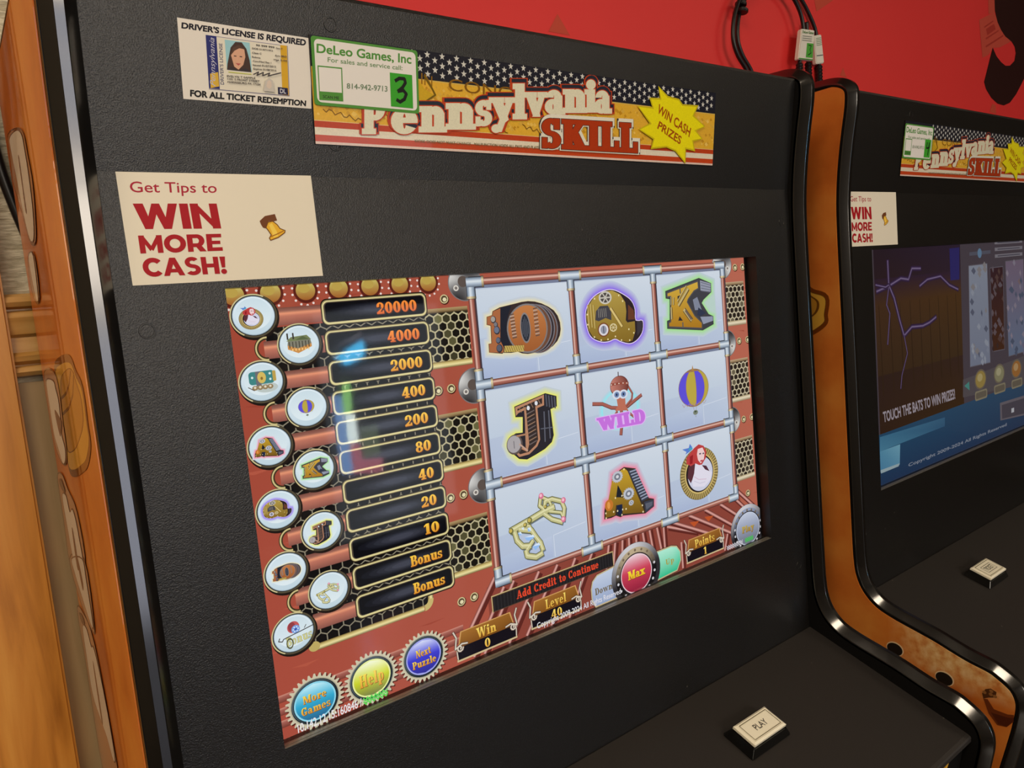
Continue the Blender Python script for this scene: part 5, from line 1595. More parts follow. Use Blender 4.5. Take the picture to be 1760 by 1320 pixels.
def license_sticker(parent):
    p = Pen(marq_place, .0002, lit=True)
    p.add([(-1.9289,-1.5574),(-1.1525,-1.5463),(-1.1727,-1.1372),(-1.936,-1.133)], (236, 230, 220))
    m = lambda *a: None
    p.text("DRIVER'S LICENSE IS REQUIRED", [(-1.9044,-1.534),(-1.1818,-1.5337),(-1.1871,-1.5016),(-1.9088,-1.5058)], (34, 32, 44), bold=.045)
    p.text('FOR ALL TICKET REDEMPTION', [(-1.8928,-1.1834),(-1.2062,-1.1808),(-1.2103,-1.1508),(-1.8959,-1.151)], (30, 28, 32), bold=.045)
    p.add([(-1.782,-1.4867),(-1.301,-1.4854),(-1.31,-1.199),(-1.7891,-1.1976)], (120, 118, 150))
    p.add([(-1.7788,-1.4838),(-1.3042,-1.4823),(-1.3137,-1.2023),(-1.7861,-1.2013)], (232, 226, 208))
    p.add([(-1.782,-1.4867),(-1.7222,-1.4867),(-1.7279,-1.2022),(-1.7886,-1.2028)], (44, 48, 116))
    p.add([(-1.7762,-1.2815),(-1.7304,-1.2946),(-1.7301,-1.2175),(-1.7797,-1.2036)], (222, 180, 64))
    p.text('Pennsylvania', [(-1.782,-1.2171),(-1.7637,-1.4765),(-1.7356,-1.4758),(-1.7518,-1.2155)], (196, 196, 214), font='italic')
    p.text("DRIVER'S LICENSE", [(-1.7219,-1.2294),(-1.7111,-1.4519),(-1.6932,-1.4515),(-1.702,-1.2295)], (70, 70, 110), bold=.01)
    p.add([(-1.6768,-1.4746),(-1.5329,-1.4751),(-1.532,-1.3136),(-1.6783,-1.3127)], (158, 208, 218))
    p.add([(-1.6783,-1.3127),(-1.6717,-1.3477),(-1.6467,-1.4358),(-1.6165,-1.4693),(-1.5796,-1.4712),(-1.5546,-1.4381),(-1.5408,-1.379),(-1.5358,-1.3132)], (74, 54, 46))
    p.add([(-1.6477,-1.3931),(-1.6283,-1.438),(-1.5951,-1.4522),(-1.5672,-1.4323),(-1.5648,-1.3937),(-1.5806,-1.3487),(-1.6109,-1.3196),(-1.6345,-1.3344)], (222, 172, 142))
    p.add([(-1.6455,-1.3976),(-1.633,-1.4375),(-1.5995,-1.4542),(-1.5641,-1.4352),(-1.5963,-1.4375),(-1.6252,-1.4213)], (92, 66, 52))
    for q in ([(-1.6311,-1.3949),(-1.6165,-1.3948),(-1.6169,-1.3896),(-1.6316,-1.3897)], [(-1.598,-1.3952),(-1.5832,-1.3951),(-1.5837,-1.3899),(-1.5985,-1.39)]):
        p.add(q, (70, 50, 48))
    p.add([(-1.6264,-1.3542),(-1.5941,-1.3542),(-1.6099,-1.3421)], (186, 90, 86))
    p.add([(-1.6783,-1.3127),(-1.6511,-1.3327),(-1.6159,-1.3147),(-1.568,-1.3326),(-1.5339,-1.3134)], (60, 52, 56))
    p.add([(-1.6701,-1.3032),(-1.5366,-1.3044),(-1.537,-1.2991),(-1.6705,-1.298)], (196, 200, 90))
    p.add([(-1.3473,-1.4852),(-1.3069,-1.4855),(-1.3147,-1.2032),(-1.3547,-1.2034)], (220, 172, 44))
    p.add([(-1.3812,-1.2454),(-1.3187,-1.2446),(-1.3186,-1.2047),(-1.3823,-1.2047)], (36, 36, 72))
    p.text('DL', [(-1.368,-1.2366),(-1.3323,-1.2362),(-1.333,-1.2125),(-1.3688,-1.2131)], (206, 206, 216), bold=.03)
    p.text('99 999 999', [(-1.4956,-1.4709),(-1.3854,-1.4718),(-1.3863,-1.4612),(-1.4964,-1.4613)], (60, 58, 58), bold=.02)
    for t, a, b, q in (('DOB 01/07/1973', 0, 0, [(-1.5208,-1.4506),(-1.3967,-1.4511),(-1.3974,-1.4423),(-1.5215,-1.4419)]), ('Class C', 0, 0, [(-1.5228,-1.4261),(-1.4659,-1.4274),(-1.4666,-1.4186),(-1.5235,-1.4174)]), ('Endorse', 0, 0, [(-1.5247,-1.4034),(-1.4754,-1.4036),(-1.4762,-1.3948),(-1.5254,-1.3946)]),
                       ('Com/Med Res 1', 0, 0, [(-1.5218,-1.3811),(-1.4117,-1.3824),(-1.4124,-1.3735),(-1.5225,-1.3723)]), ('Issued 01/07/2012', 0, 0, [(-1.5226,-1.36),(-1.3839,-1.3641),(-1.3847,-1.3542),(-1.5234,-1.3503)]), ('Expires 01/08/2016', 0, 0, [(-1.5224,-1.3391),(-1.3836,-1.3427),(-1.3844,-1.3329),(-1.5232,-1.3294)]),
                       ('EVELYN T SAMPLE', 0, 0, [(-1.6809,-1.2832),(-1.5153,-1.2872),(-1.5161,-1.2765),(-1.6818,-1.2728)]), ('1101 S FRONT STREET', 0, 0, [(-1.6804,-1.2677),(-1.4917,-1.2718),(-1.4926,-1.2611),(-1.6814,-1.2573)]), ('HARRISBURG PA 17104', 0, 0, [(-1.6801,-1.2514),(-1.4874,-1.2545),(-1.4882,-1.2437),(-1.681,-1.2409)]),
                       ('Sex F', 0, 0, [(-1.376,-1.4676),(-1.3368,-1.4678),(-1.3374,-1.4598),(-1.3766,-1.4596)]), ('Eyes BRO', 0, 0, [(-1.3831,-1.4262),(-1.3142,-1.4268),(-1.3149,-1.4178),(-1.3838,-1.4173)]), ('Hgt 5-04', 0, 0, [(-1.3947,-1.4019),(-1.3139,-1.4036),(-1.3146,-1.3946),(-1.3954,-1.393)])):
        p.text(t, q, (84, 82, 84), bold=.02)
    p.path([(-1.5254,-1.302),(-1.4937,-1.3183),(-1.5047,-1.2996),(-1.465,-1.3185),(-1.4713,-1.3003),(-1.4264,-1.3189),(-1.4374,-1.3018),(-1.3572,-1.3275)], .006, (70, 66, 70))
    p.add([(-1.4752,-1.2138),(-1.459,-1.2731),(-1.4334,-1.2915),(-1.4101,-1.2777),(-1.4053,-1.2136)], (206, 200, 190))
    p.add([(-1.4537,-1.2424),(-1.4447,-1.27),(-1.4313,-1.2801),(-1.4206,-1.2678),(-1.4208,-1.2409),(-1.4373,-1.2287)], (222, 204, 188))
    p.build('license_notice_sticker', parent, PRINT)['label'] = 'white sticker about the licence rule with a printed card'

def service_sticker(parent, num, at=None):
    p = Pen(marq_place, .0020, lit=True)
    GR = (84, 150, 62)
    if num == '3':
        p.rrect(-1.158, -1.560, -.402, -1.160, .02, GR)
        p.rrect(-1.138, -1.545, -.418, -1.178, .03, (238, 234, 228))
        p.text('DeLeo Games, Inc', [(-1.1192,-1.516),(-0.4516,-1.527),(-0.4538,-1.4733),(-1.1225,-1.4665)], GR, bold=.025)
        p.text('For sales and service call:', [(-1.0524,-1.4468),(-0.5214,-1.4524),(-0.5226,-1.4256),(-1.0541,-1.4199)], (110, 150, 96), bold=.01)
        p.text('814-942-9713', [(-0.9316,-1.3057),(-0.6409,-1.3148),(-0.6425,-1.2812),(-0.9334,-1.2752)], (116, 140, 110), bold=.015)
        p.add([(-1.1243,-1.3922),(-0.9591,-1.3954),(-0.9624,-1.1946),(-1.124,-1.1911)], GR)
        p.add([(-1.1175,-1.3846),(-0.9661,-1.3872),(-0.9692,-1.2454),(-1.1186,-1.242)], (238, 234, 228))
        p.text('SCAN ME', [(-1.0988,-1.2213),(-0.9914,-1.2208),(-0.9925,-1.2036),(-1.0999,-1.2043)], (50, 70, 40), bold=.02)
        p.add([(-0.6191,-1.4012),(-0.4506,-1.402),(-0.4507,-1.1906),(-0.6195,-1.192)], (62, 168, 46))
        p.path([(-0.5797,-1.3539),(-0.549,-1.3717),(-0.5104,-1.3724),(-0.5042,-1.3481),(-0.5274,-1.3161),(-0.5623,-1.2902),(-0.522,-1.2996),(-0.4998,-1.2785),(-0.516,-1.2441),(-0.5496,-1.2244),(-0.5732,-1.2355)], .022, (24, 26, 22))
    else:
        q = [(-1.1088,-1.5336),(-0.4117,-1.5405),(-0.4475,-1.1717),(-1.1449,-1.1701)]
        x0, x1, y0, y1 = q[0][0], (q[1][0] + q[2][0]) / 2, q[0][1], q[2][1]
        x0 = x1 - .74
        y1 = y0 + .40
        p.rrect(x0, y0, x1, y1, .02, GR)
        p.rrect(x0 + .02, y0 + .015, x1 - .018, y1 - .018, .03, (238, 234, 228))
        p.box_text('DeLeo Games, Inc', x0 + .04, y0 + .04, x1 - .04, y0 + .10, GR, bold=.025)
        p.box_text('For sales and service call:', x0 + .10, y0 + .135, x1 - .08, y0 + .165, (110, 150, 96), bold=.01)
        p.box_text('814-942-9713', x0 + .23, y0 + .24, x1 - .22, y0 + .275, (116, 140, 110), bold=.015)
        p.rect(x0 + .04, y0 + .17, x0 + .20, y1 - .04, GR)
        p.rect(x0 + .05, y0 + .18, x0 + .19, y1 - .09, (238, 234, 228))
        p.box_text('SCAN ME', x0 + .065, y1 - .077, x0 + .175, y1 - .053, (50, 70, 40), bold=.02)
        p.rect(x1 - .20, y0 + .155, x1 - .04, y1 - .03, (62, 168, 46))
        p.path([(x1 - .14, y0 + .19), (x1 - .15, y0 + .26), (x1 - .08, y0 + .25), (x1 - .09, y0 + .19), (x1 - .10, y0 + .34)], .02, (24, 26, 22))
    p.build('service_sticker', parent, PRINT)['label'] = 'white and green service sticker with a hand-written number'

def tips_sticker(parent):
    p = Pen(panel_place, .0002, lit=True)
    p.add([(-2.3299,-0.7276),(-1.2035,-0.7354),(-1.1995,-0.1022),(-2.3242,-0.1049)], (236, 228, 208))
    RD = (172, 22, 34)
    p.text('Get Tips to', [(-2.2667,-0.6749),(-1.7976,-0.6775),(-1.8018,-0.6207),(-2.2669,-0.6174)], (176, 40, 62), bold=.008)
    p.text('WIN', [(-2.2657,-0.5553),(-1.8069,-0.5576),(-1.7987,-0.4122),(-2.2653,-0.4145)], RD, font='heavy')
    p.text('MORE', [(-2.2618,-0.3794),(-1.805,-0.3813),(-1.8085,-0.2817),(-2.2613,-0.2799)], RD, font='heavy')
    p.text('CASH!', [(-2.262,-0.2535),(-1.8006,-0.2471),(-1.7995,-0.1467),(-2.2591,-0.1502)], RD, font='heavy')
    # the small bell that sits in the middle of the code; the code itself is not reproduced
    y = [(-1.5678,-0.4537),(-1.5313,-0.4838),(-1.4677,-0.4956),(-1.4583,-0.4568),(-1.4904,-0.4474),(-1.5104,-0.4532),(-1.5342,-0.4084),(-1.5525,-0.4135),(-1.5622,-0.4336)]
    p.add(y, (116, 66, 34))
    b = [(-1.5301,-0.4148),(-1.5149,-0.4436),(-1.4877,-0.4489),(-1.4636,-0.4285),(-1.4482,-0.404),(-1.4192,-0.3921),(-1.4222,-0.3824),(-1.4644,-0.3555),(-1.5123,-0.3396),(-1.517,-0.3486),(-1.5029,-0.3685),(-1.5177,-0.3953)]
    p.add(offset_poly(b, .006), (120, 72, 20))
    p.add(b, (238, 184, 50))
    p.add([(-1.5134,-0.4291),(-1.4937,-0.4409),(-1.4687,-0.3881),(-1.4639,-0.3596),(-1.4941,-0.3521),(-1.5003,-0.3886)], (250, 214, 90))
    p.path([(-1.5143,-0.3566),(-1.4707,-0.3719),(-1.4261,-0.3914)], .006, (170, 106, 26))
    p.build('tips_sticker', parent, PRINT)['label'] = 'cream sticker in red lettering with a small bell'

def push_button(parent, word, b0, b1, w0, w1):
    b = bpy.data.objects.new('push_button', None)
    col.objects.link(b)
    b.parent = parent
    bm = bmesh.new()
    B = [(b0, w0), (b1, w0), (b1, w1), (b0, w1)]
    i = .055
    T = [(b0 + i, w0 - i * .8), (b1 - i, w0 - i * .8), (b1 - i, w1 + i * .8), (b0 + i, w1 + i * .8)]
    lo = [bm.verts.new(deck_place(u, w, .0002)) for u, w in B]
    hi = [bm.verts.new(deck_place(u, w, .0090)) for u, w in T]
    bm.faces.new(lo[::-1])
    bm.faces.new(hi)
    for k in range(4):
        bm.faces.new((lo[k], lo[(k + 1) % 4], hi[(k + 1) % 4], hi[k]))
    finish(bm, 'button_base', b, GBLACK, bevel=.0012)
    bm = bmesh.new()
    lv = []
    for h, e in ((.0092, .006), (.0115, .006), (.0128, .028), (.0124, .040), (.0128, .052)):
        lv.append([bm.verts.new(deck_place(u + (e if k in (0, 3) else -e), w + (-e * .8 if k in (0, 1) else e * .8), h)) for k, (u, w) in enumerate(T)])
    bm.faces.new(lv[0][::-1])
    for a, c in zip(lv[:-1], lv[1:]):
        for k in range(4):
            bm.faces.new((a[k], a[(k + 1) % 4], c[(k + 1) % 4], c[k]))
    bm.faces.new(lv[-1])
    finish(bm, 'button_cap', b, IVORY)
    p = Pen(lambda u, w, o: deck_place(u, w, o), .0130, lit=True)
    uc, wc = (b0 + b1) / 2, (w0 + w1) / 2
    L, H = (.17, .028) if word == 'PLAY' else (.20, .030)
    p.text(word, [(uc - L / 2, wc + H), (uc + L / 2, wc + H), (uc + L / 2, wc - H), (uc - L / 2, wc - H)], (70, 66, 58), bold=.005)
    if word != 'PLAY':
        for a, c in (((-1, -1), (1, -1)), ((1, -1), (1, 1)), ((1, 1), (-1, 1)), ((-1, 1), (-1, -1))):
            p.line((uc + a[0] * .125, wc + a[1] * .05), (uc + c[0] * .125, wc + c[1] * .05), .006, (110, 104, 92))
    x0, x1, a0, a1 = b0 + i + .045, b1 - i - .045, w0 - i * .8 - .036, w1 + i * .8 + .036
    for s, e in (((x0, a0), (x1, a0)), ((x1, a0), (x1, a1)), ((x1, a1), (x0, a1)), ((x0, a1), (x0, a0))):
        p.line(s, e, .006, (120, 110, 88))
    p.build('button_legend', b, PRINT)
    return b

def build_terminal(kind):
    global ORG
    ORG = BASE1
    t = bpy.data.objects.new('game_terminal', None)
    col.objects.link(t)
    t['category'] = 'game machine'
    t['group'] = 'game terminals along the red wall'
    # body
    bm = bmesh.new()
    prism_vw(bm, [(-1.80, -.12), (-.73, .05), (-.5, .11), (4.10, .11), (4.30, -.10), (4.78, -1.50), (5.2, -1.52), (6.5, -1.22), (8.5, -.9), (13.99, -.9), (13.99, 2.09), (-1.80, 2.09)], UL1 + .002, UR0 - .002)
    finish(bm, 'cabinet_body', t, INNER)
    # side panels with their trim and art
    for s, (a, b) in ((-1, (UL0, UL1)), (1, (UR0, UR1))):
        bm = bmesh.new()
        P = offset_open(FRONT, .085)
        P = [q for q in P if q[0] > -1.885 or q[1] > -.2]
        P = [(max(v, -1.882), w) for v, w in P]
        out = [(-1.882, 2.10)] + [q for q in P if q[1] < 2.09] + [(14.0, -1.06), (14.0, 2.10)]
        out2 = [out[0]]
        for q in out[1:]:
            if math.hypot(q[0] - out2[-1][0], q[1] - out2[-1][1]) > .008:
                out2.append(q)
        prism_vw(bm, out2, a, b)
        sp = finish(bm, 'side_panel', t, INNER)
        tr = edge_trim('edge_trim', t, a, b, s)
        if s < 0:
            bm = bmesh.new()
            P = offset_open(FRONT, .105)
            q2 = [(-1.84, 2.095)]
            for q in P:
                q = (max(q[0], -1.84), q[1])
                if q[1] < 2.08 and math.hypot(q[0] - q2[-1][0], q[1] - q2[-1][1]) > .012:
                    q2.append(q)
            q2 += [(13.98, 2.095)]
            prism_vw(bm, q2, a - .008, a)
            finish(bm, 'side_art', sp, SIDEART)
            side_graphics(sp)
    # front panels
    bm = bmesh.new()
    prof = [(-.73, -.12)] + [(-1.79, marq_w(-1.79)), (-1.812, -.262), (-1.822, -.245), (-1.826, -.22), (-1.828, -.1), (-1.80, -.1), (-.73, .02)]
    prism_vw(bm, prof, UL1 + .004, UR0 - .004)
    mq = finish(bm, 'marquee_panel', t, PANEL)
    bm = bmesh.new()
    prism_vw(bm, [(-1.828, -.1), (-1.828, 2.09), (-1.80, 2.09), (-1.80, -.1)], UL1 + .004, UR0 - .004)
    finish(bm, 'top_cover', t, PANEL)
    bm = bmesh.new()
    frame_slab(bm, UL1 + .004, UR0 - .004, -.729, 4.06, -1.825, 3.427, -.060, 2.874, -.12, -.001)
    finish(bm, 'front_panel', t, PANEL)
    bm = bmesh.new()
    prism_vw(bm, [(4.05, -.13), (4.630, -1.730), (4.645, -1.757), (4.660, -1.766), (4.70, -1.764), (4.73, -1.74), (4.20, -.10), (4.06, -.10)], UL1 + .004, UR0 - .004)
    dk = finish(bm, 'control_deck', t, DECK)
    bm = bmesh.new()
    prism_vw(bm, [(4.735, -1.70), (5.2, -1.62), (6.5, -1.30), (8.5, -.98), (13.99, -.98), (13.99, -.92), (8.5, -.92), (6.5, -1.24), (5.2, -1.53), (4.80, -1.60)], UL1 + .004, UR0 - .004)
    ap = finish(bm, 'apron_panel', t, INNER)
    p = Pen(lambda u, v, o: world(u, v, -1.70 + (v - 4.735) * .172 - o * 10), .0004)
    c = [(3.6489,4.783)][0]
    p.ell(c[0] - .01, c[1] + .02, .10, .09, (130, 86, 20))
    p.ell(c[0] - .01, c[1] + .02, .09, .08, (236, 186, 66))
    p.ell(c[0] - .01, c[1] + .02, .05, .045, (206, 150, 44))
    p.build('apron_coin', ap, PRINT)
    # screen
    bm = bmesh.new()
    uvw_box(bm, -1.95, 3.55, -.16, 2.99, .001, .10)
    dsp = finish(bm, 'display', t, BEZEL)
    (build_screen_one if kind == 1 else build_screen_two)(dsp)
    bm = bmesh.new()
    uvw_box(bm, -1.823, 3.425, -.058, 2.872, -.060, -.046)
    finish(bm, 'display_glass', t, GLASS)
    bm = bmesh.new()
    for a, b, h in ((-.117, -.100, 2.868), (-.096, -.078, 2.866), (-.074, -.062, 2.868)):
        uvw_box(bm, -1.823, 3.425, h, 2.8735, a, b)
    finish(bm, 'screen_ledge', t, LEDGE)
    # signs and stickers
    bm = bmesh.new()
    n = [marq_place(u, v, o) for o in (.0000, .0010) for u, v in ((-1.165, -1.568), (2.774, -1.568), (2.774, -.927), (-1.165, -.927))]
    vs = [bm.verts.new(q) for q in n]
    for f in ((0, 1, 2, 3), (4, 7, 6, 5), (0, 4, 5, 1), (1, 5, 6, 2), (2, 6, 7, 3), (3, 7, 4, 0)):
        bm.faces.new([vs[i] for i in f])
    sgn = finish(bm, 'sign_board', t, BEZEL)
    header_sign(sgn)
    if kind == 1:
        license_sticker(t)
    service_sticker(t, '3' if kind == 1 else '4')
    tips_sticker(t)
    # flush screw covers
    spots_m = [(-1.0123,-1.6441),(-1.0248,-0.937)]
    spots_p = [(-2.2828,0.1525)] + [(-2.25, 3.3), (3.9, -.4), (3.9, 3.3)]
    for pl, sp in ((marq_place, spots_m), (panel_place, spots_p)):
        for u, v in sp:
            bm = bmesh.new()
            seg = 20
            R = [[bm.verts.new(pl(u + r * math.cos(2 * math.pi * k / seg), v + r * math.sin(2 * math.pi * k / seg), h)) for k in range(seg)] for r, h in ((.046, .00005), (.044, .00035), (.038, .00035), (.036, .00010))]
            for a, b in zip(R[:-1], R[1:]):
                for k in range(seg):
                    bm.faces.new((a[k], a[(k + 1) % seg], b[(k + 1) % seg], b[k]))
            bm.faces.new(R[-1])
            finish(bm, 'screw_cover', t, PANEL, smooth=False)
    # button
    if kind == 1:
        push_button(t, 'PLAY', 1.890, 2.477, -.563, -.886)
    else:
        push_button(t, 'TICKET', -.655, -.070, -.520, -.860)
    ORG = Vector((0, 0, 0))
    t.location = BASE1 if kind == 1 else BASE1 + Vector((STEP, 0, 0))
    return t

ORG = Vector((0, 0, 0))

def world(u, v, w):
    return Vector((u * .1, w * .1, ZV - v * .1)) - ORG

t1 = build_terminal(1)
t1['label'] = 'large black game terminal in front showing nine reel pictures on a bright screen'
t2 = build_terminal(2)
t2['label'] = 'black game terminal to the right with a dim screen of lightning streaks'

# ------------------------------------------------------------------ room
def structure(name, bm, mat, bevel=0):
    o = finish(bm, name, None, mat, bevel=bevel)
    o['kind'] = 'structure'
    return o

def box_structure(name, u0, u1, v0, v1, w0, w1, mat):
    bm = bmesh.new()
    uvw_box(bm, u0, u1, v0, v1, w0, w1)
    return structure(name, bm, mat)

def wallpaper():
    m, nt, b = new_mat('woven_wallpaper')
    tc = node(nt, 'ShaderNodeTexCoord')
    mp = node(nt, 'ShaderNodeMapping')
    mp.inputs['Scale'].default_value = (60, 1, 260)
    nt.links.new(tc.outputs['Object'], mp.inputs['Vector'])
    n = node(nt, 'ShaderNodeTexNoise')
    n.inputs['Scale'].default_value = 1.6
    n.inputs['Detail'].default_value = 3
    nt.links.new(mp.outputs[0], n.inputs['Vector'])
    r = ramp(nt, [(.35, (172, 160, 134)), (.65, (216, 205, 180))])
    nt.links.new(n.outputs['Fac'], r.inputs[0])
    nt.links.new(r.outputs[0], b.inputs['Base Color'])
    bp = node(nt, 'ShaderNodeBump')
    bp.inputs['Strength'].default_value = .8
    bp.inputs['Distance'].default_value = .002
    nt.links.new(n.outputs['Fac'], bp.inputs['Height'])
    nt.links.new(bp.outputs[0], b.inputs['Normal'])
    b.inputs['Roughness'].default_value = .7
    return m

WALLP = wallpaper()
CREAM = plain('cream_wall_paint', (110, 98, 80), .8)
OAK = wood('oak_board', (150, 92, 24), (196, 132, 50), (214, 156, 70), (9, 9, .9), .38)
OAKR = wood('oak_rail', (142, 98, 40), (186, 138, 72), (206, 162, 98), (1.2, 12, 12), .28)
WAIN = wood('beige_wainscot', (150, 122, 82), (164, 136, 96), (172, 146, 106), (8, 8, .8), .5)
REDP = mottled('red_mural_print', [(.3, (222, 46, 46)), (.7, (230, 50, 48))], 3, .55)
TILE = mottled('brown_floor', [(.3, (52, 44, 36)), (.7, (66, 56, 46))], 6, .16)

box_structure('wall_back', -26, 62, -14, 14, 2.35, 3.2, WALLP)
box_structure('wall_left', -27, -26, -14, 14, -36, 3.2, CREAM)
box_structure('wall_right', 62, 63, -14, 14, -36, 3.2, CREAM)
box_structure('floor', -27, 63, 14.0, 15, -37, 3.2, TILE)
box_structure('ceiling', -27, 63, -15, -14, -37, 3.2, CREAM)
# wall behind the camera, with a window opening
bm = bmesh.new()
frame_slab(bm, -27, 63, -14, 14, -9.6, 12.0, -8.4, 13.0, -36, -37)
structure('wall_front', bm, CREAM)
bm = bmesh.new()
frame_slab(bm, -10.0, 12.4, -8.8, 13.4, -9.0, 11.4, -7.8, 12.4, -35.8, -36.6)
uvw_box(bm, 1.0, 1.4, -7.8, 12.4, -36.4, -36.0)
structure('window_1', bm, plain('white_window_frame', (220, 216, 206), .4))

# glazed door in the same wall; the view through it mirrors in the screen
bm = bmesh.new()
frame_slab(bm, 12.6, 22.4, -1.0, 14, 13.4, 21.6, -.2, 13.2, -35.7, -36)
structure('door_1', bm, plain('brown_door_frame', (70, 56, 44), .4))
VIEW = attr_emit('view_through_door', 26.0)
p = Pen(lambda u, v, off: world(u, v, -35.9 + off * 10), .0002, None, 2e-4)
p.rect(13.4, -.2, 21.6, 13.2, (52, 54, 56))
p.add([(14.1616,2.1717),(16.2703,1.049),(16.2405,1.293),(14.5864,1.8561)], (92, 88, 92))
p.add([(14.4564,2.387),(16.2033,1.5983),(16.3949,1.804),(16.3254,2.5418),(15.1043,2.9523),(14.754,2.6043)], (84, 190, 244))
p.add([(14.0639,4.5242),(14.6382,4.6086),(14.8316,9.2489),(14.0872,9.0916)], (104, 136, 180))
p.add([(14.7271,3.8846),(15.2458,3.9555),(15.1352,5.6742),(14.6085,5.6513)], (132, 186, 110))
p.add([(14.7053,5.6669),(15.2916,5.7616),(15.3528,7.4631),(14.7231,7.409)], (222, 236, 232))
p.add([(14.7881,7.421),(15.4114,7.5369),(15.4643,8.4942),(16.7908,8.6937),(16.6919,9.5126),(14.7989,9.242)], (150, 92, 104))
p.add([(15.524,6.6138),(16.6904,6.6241),(16.6076,8.4646),(15.505,8.439)], (84, 92, 78))
o = p.build('door_view', None, VIEW)  # unseen glowing view picture, laid out to give the screen its reflections
o['kind'] = 'structure'

# moulded chair rail and the panelling under it
bm = bmesh.new()
prof = [(-.225, 2.35), (-.235, 2.30), (-.21, 2.25), (-.17, 2.235), (-.135, 2.25), (-.118, 2.30), (-.105, 2.30), (-.09, 2.255), (-.05, 2.24), (.08, 2.26), (.105, 2.285), (.22, 2.265), (.25, 2.24), (.29, 2.245), (.318, 2.29), (.328, 2.29), (.34, 2.255), (.375, 2.24), (.405, 2.26), (.418, 2.32), (.42, 2.35)]
prism_vw(bm, prof, -2.783, -2.60)
structure('trim_1', bm, OAKR)
box_structure('trim_2', -2.783, -2.60, .46, 13.0, 2.31, 2.35, WAIN)
bm = bmesh.new()
uvw_box(bm, -6.2, -2.785, -7.0, 14.0, 2.20, 2.345)
structure('trim_3', bm, OAK, bevel=.002)

# red mural on the wall above the machines
bm = bmesh.new()
uvw_box(bm, -2.2, 60, -13.5, -1.0, 2.335, 2.349)
mu = finish(bm, 'mural', None, REDP)
mu['label'] = 'red printed mural with a dark curl on the wall above the machines'
mu['category'] = 'wall art'
wp = lambda u, v, off: world(u, v, 2.335 - off * 10)
NOTE, NOTE2 = (196, 78, 62), (170, 54, 44)
for q in ([(3.2344,-3.2217),(3.0685,-2.9959),(3.4117,-2.9935)], [(8.8483,-4.3798),(9.8212,-4.5381),(8.9331,-4.0973)], [(9.6795,-3.2886),(9.5678,-3.1456),(9.7858,-3.1308)], [(15.7684,-3.1739),(15.9539,-3.17),(15.9676,-2.9822),(15.6213,-2.9941)]):
    p = Pen(wp, .0003, None, 3e-5)
    p.add(q, (198, 76, 58))
    p.build('mural_triangle', mu, PRINT)
p = Pen(wp, .0003, None, 3e-5)
p.add([(15.682,-5.4124),(16.0262,-5.4675),(16.0182,-5.1352),(15.6851,-5.0493)], NOTE)
p.add([(15.196,-4.8608),(15.9857,-5.1303),(16.23,-4.9062),(16.4581,-4.7311),(16.8655,-4.6322),(16.2052,-4.4172),(15.8538,-4.3649),(15.6399,-4.2009),(15.321,-4.0998)], NOTE)
for q in ([(15.4458,-4.7606),(15.9075,-4.9533),(15.9292,-4.9288),(15.4529,-4.729)], [(15.5002,-4.5316),(16.177,-4.7872),(16.1995,-4.7678),(15.5208,-4.4978)], [(15.4913,-4.3663),(16.4096,-4.7153),(16.4562,-4.6932),(15.5118,-4.3323)]):
    p.add(q, NOTE2)
p.add([(15.5326,-4.718),(15.9499,-4.8856),(16.0372,-4.7867),(15.5935,-4.5985)], NOTE2)
p.build('mural_banknote', mu, PRINT)
p = Pen(wp, .0006, None, 3e-5)
p.add([(16.0003,-5.5),(16.0108,-5.1709),(16.1386,-4.9491),(16.3192,-4.8064),(16.5523,-4.6964),(16.8903,-4.6353),(17.0595,-4.5412),(17.1136,-4.4125),(17.0299,-4.2287),(16.766,-4.0935),(16.5213,-4.0649),(16.2845,-4.1164),(16.0542,-4.2122),(15.8543,-4.3742),(15.6797,-4.0949),(15.374,-3.6026),(15.465,-3.4639),(15.7291,-3.3016),(16.0494,-3.206),(16.3818,-3.1927),(16.727,-3.2802),(17.086,-3.4955),(17.4032,-3.7503),(17.6728,-3.9845),(18.1114,-4.3306),(18.5735,-4.9907),(18.833,-5.9568)], (44, 15, 13))
p.build('mural_curl', mu, PRINT)

# ------------------------------------------------------------------ cables above the cabinet
bundle = bpy.data.objects.new('cable_bundle', None)
col.objects.link(bundle)
bundle.location = world(3.2, -1.7, 2.2)
bundle['label'] = 'black cables in a tied loop with two white tags above the front machine'
bundle['category'] = 'cable'
bundle['group'] = 'black cables behind the machines'

def cable(name, pts, r, label, parent=None):
    P = smooth_path(pts, 6)
    bm = bmesh.new()
    tube(bm, P, r, 10)
    o = finish(bm, name, parent, CABLE, smooth=True, origin=parent.location if parent else (0, 0, 0))
    if parent:
        return o
    o['label'] = label
    o['category'] = 'cable'
    o['group'] = 'black cables behind the machines'
    return o

def c3(L, w):
    return [tuple(world(a, b, w)) for a, b in L]

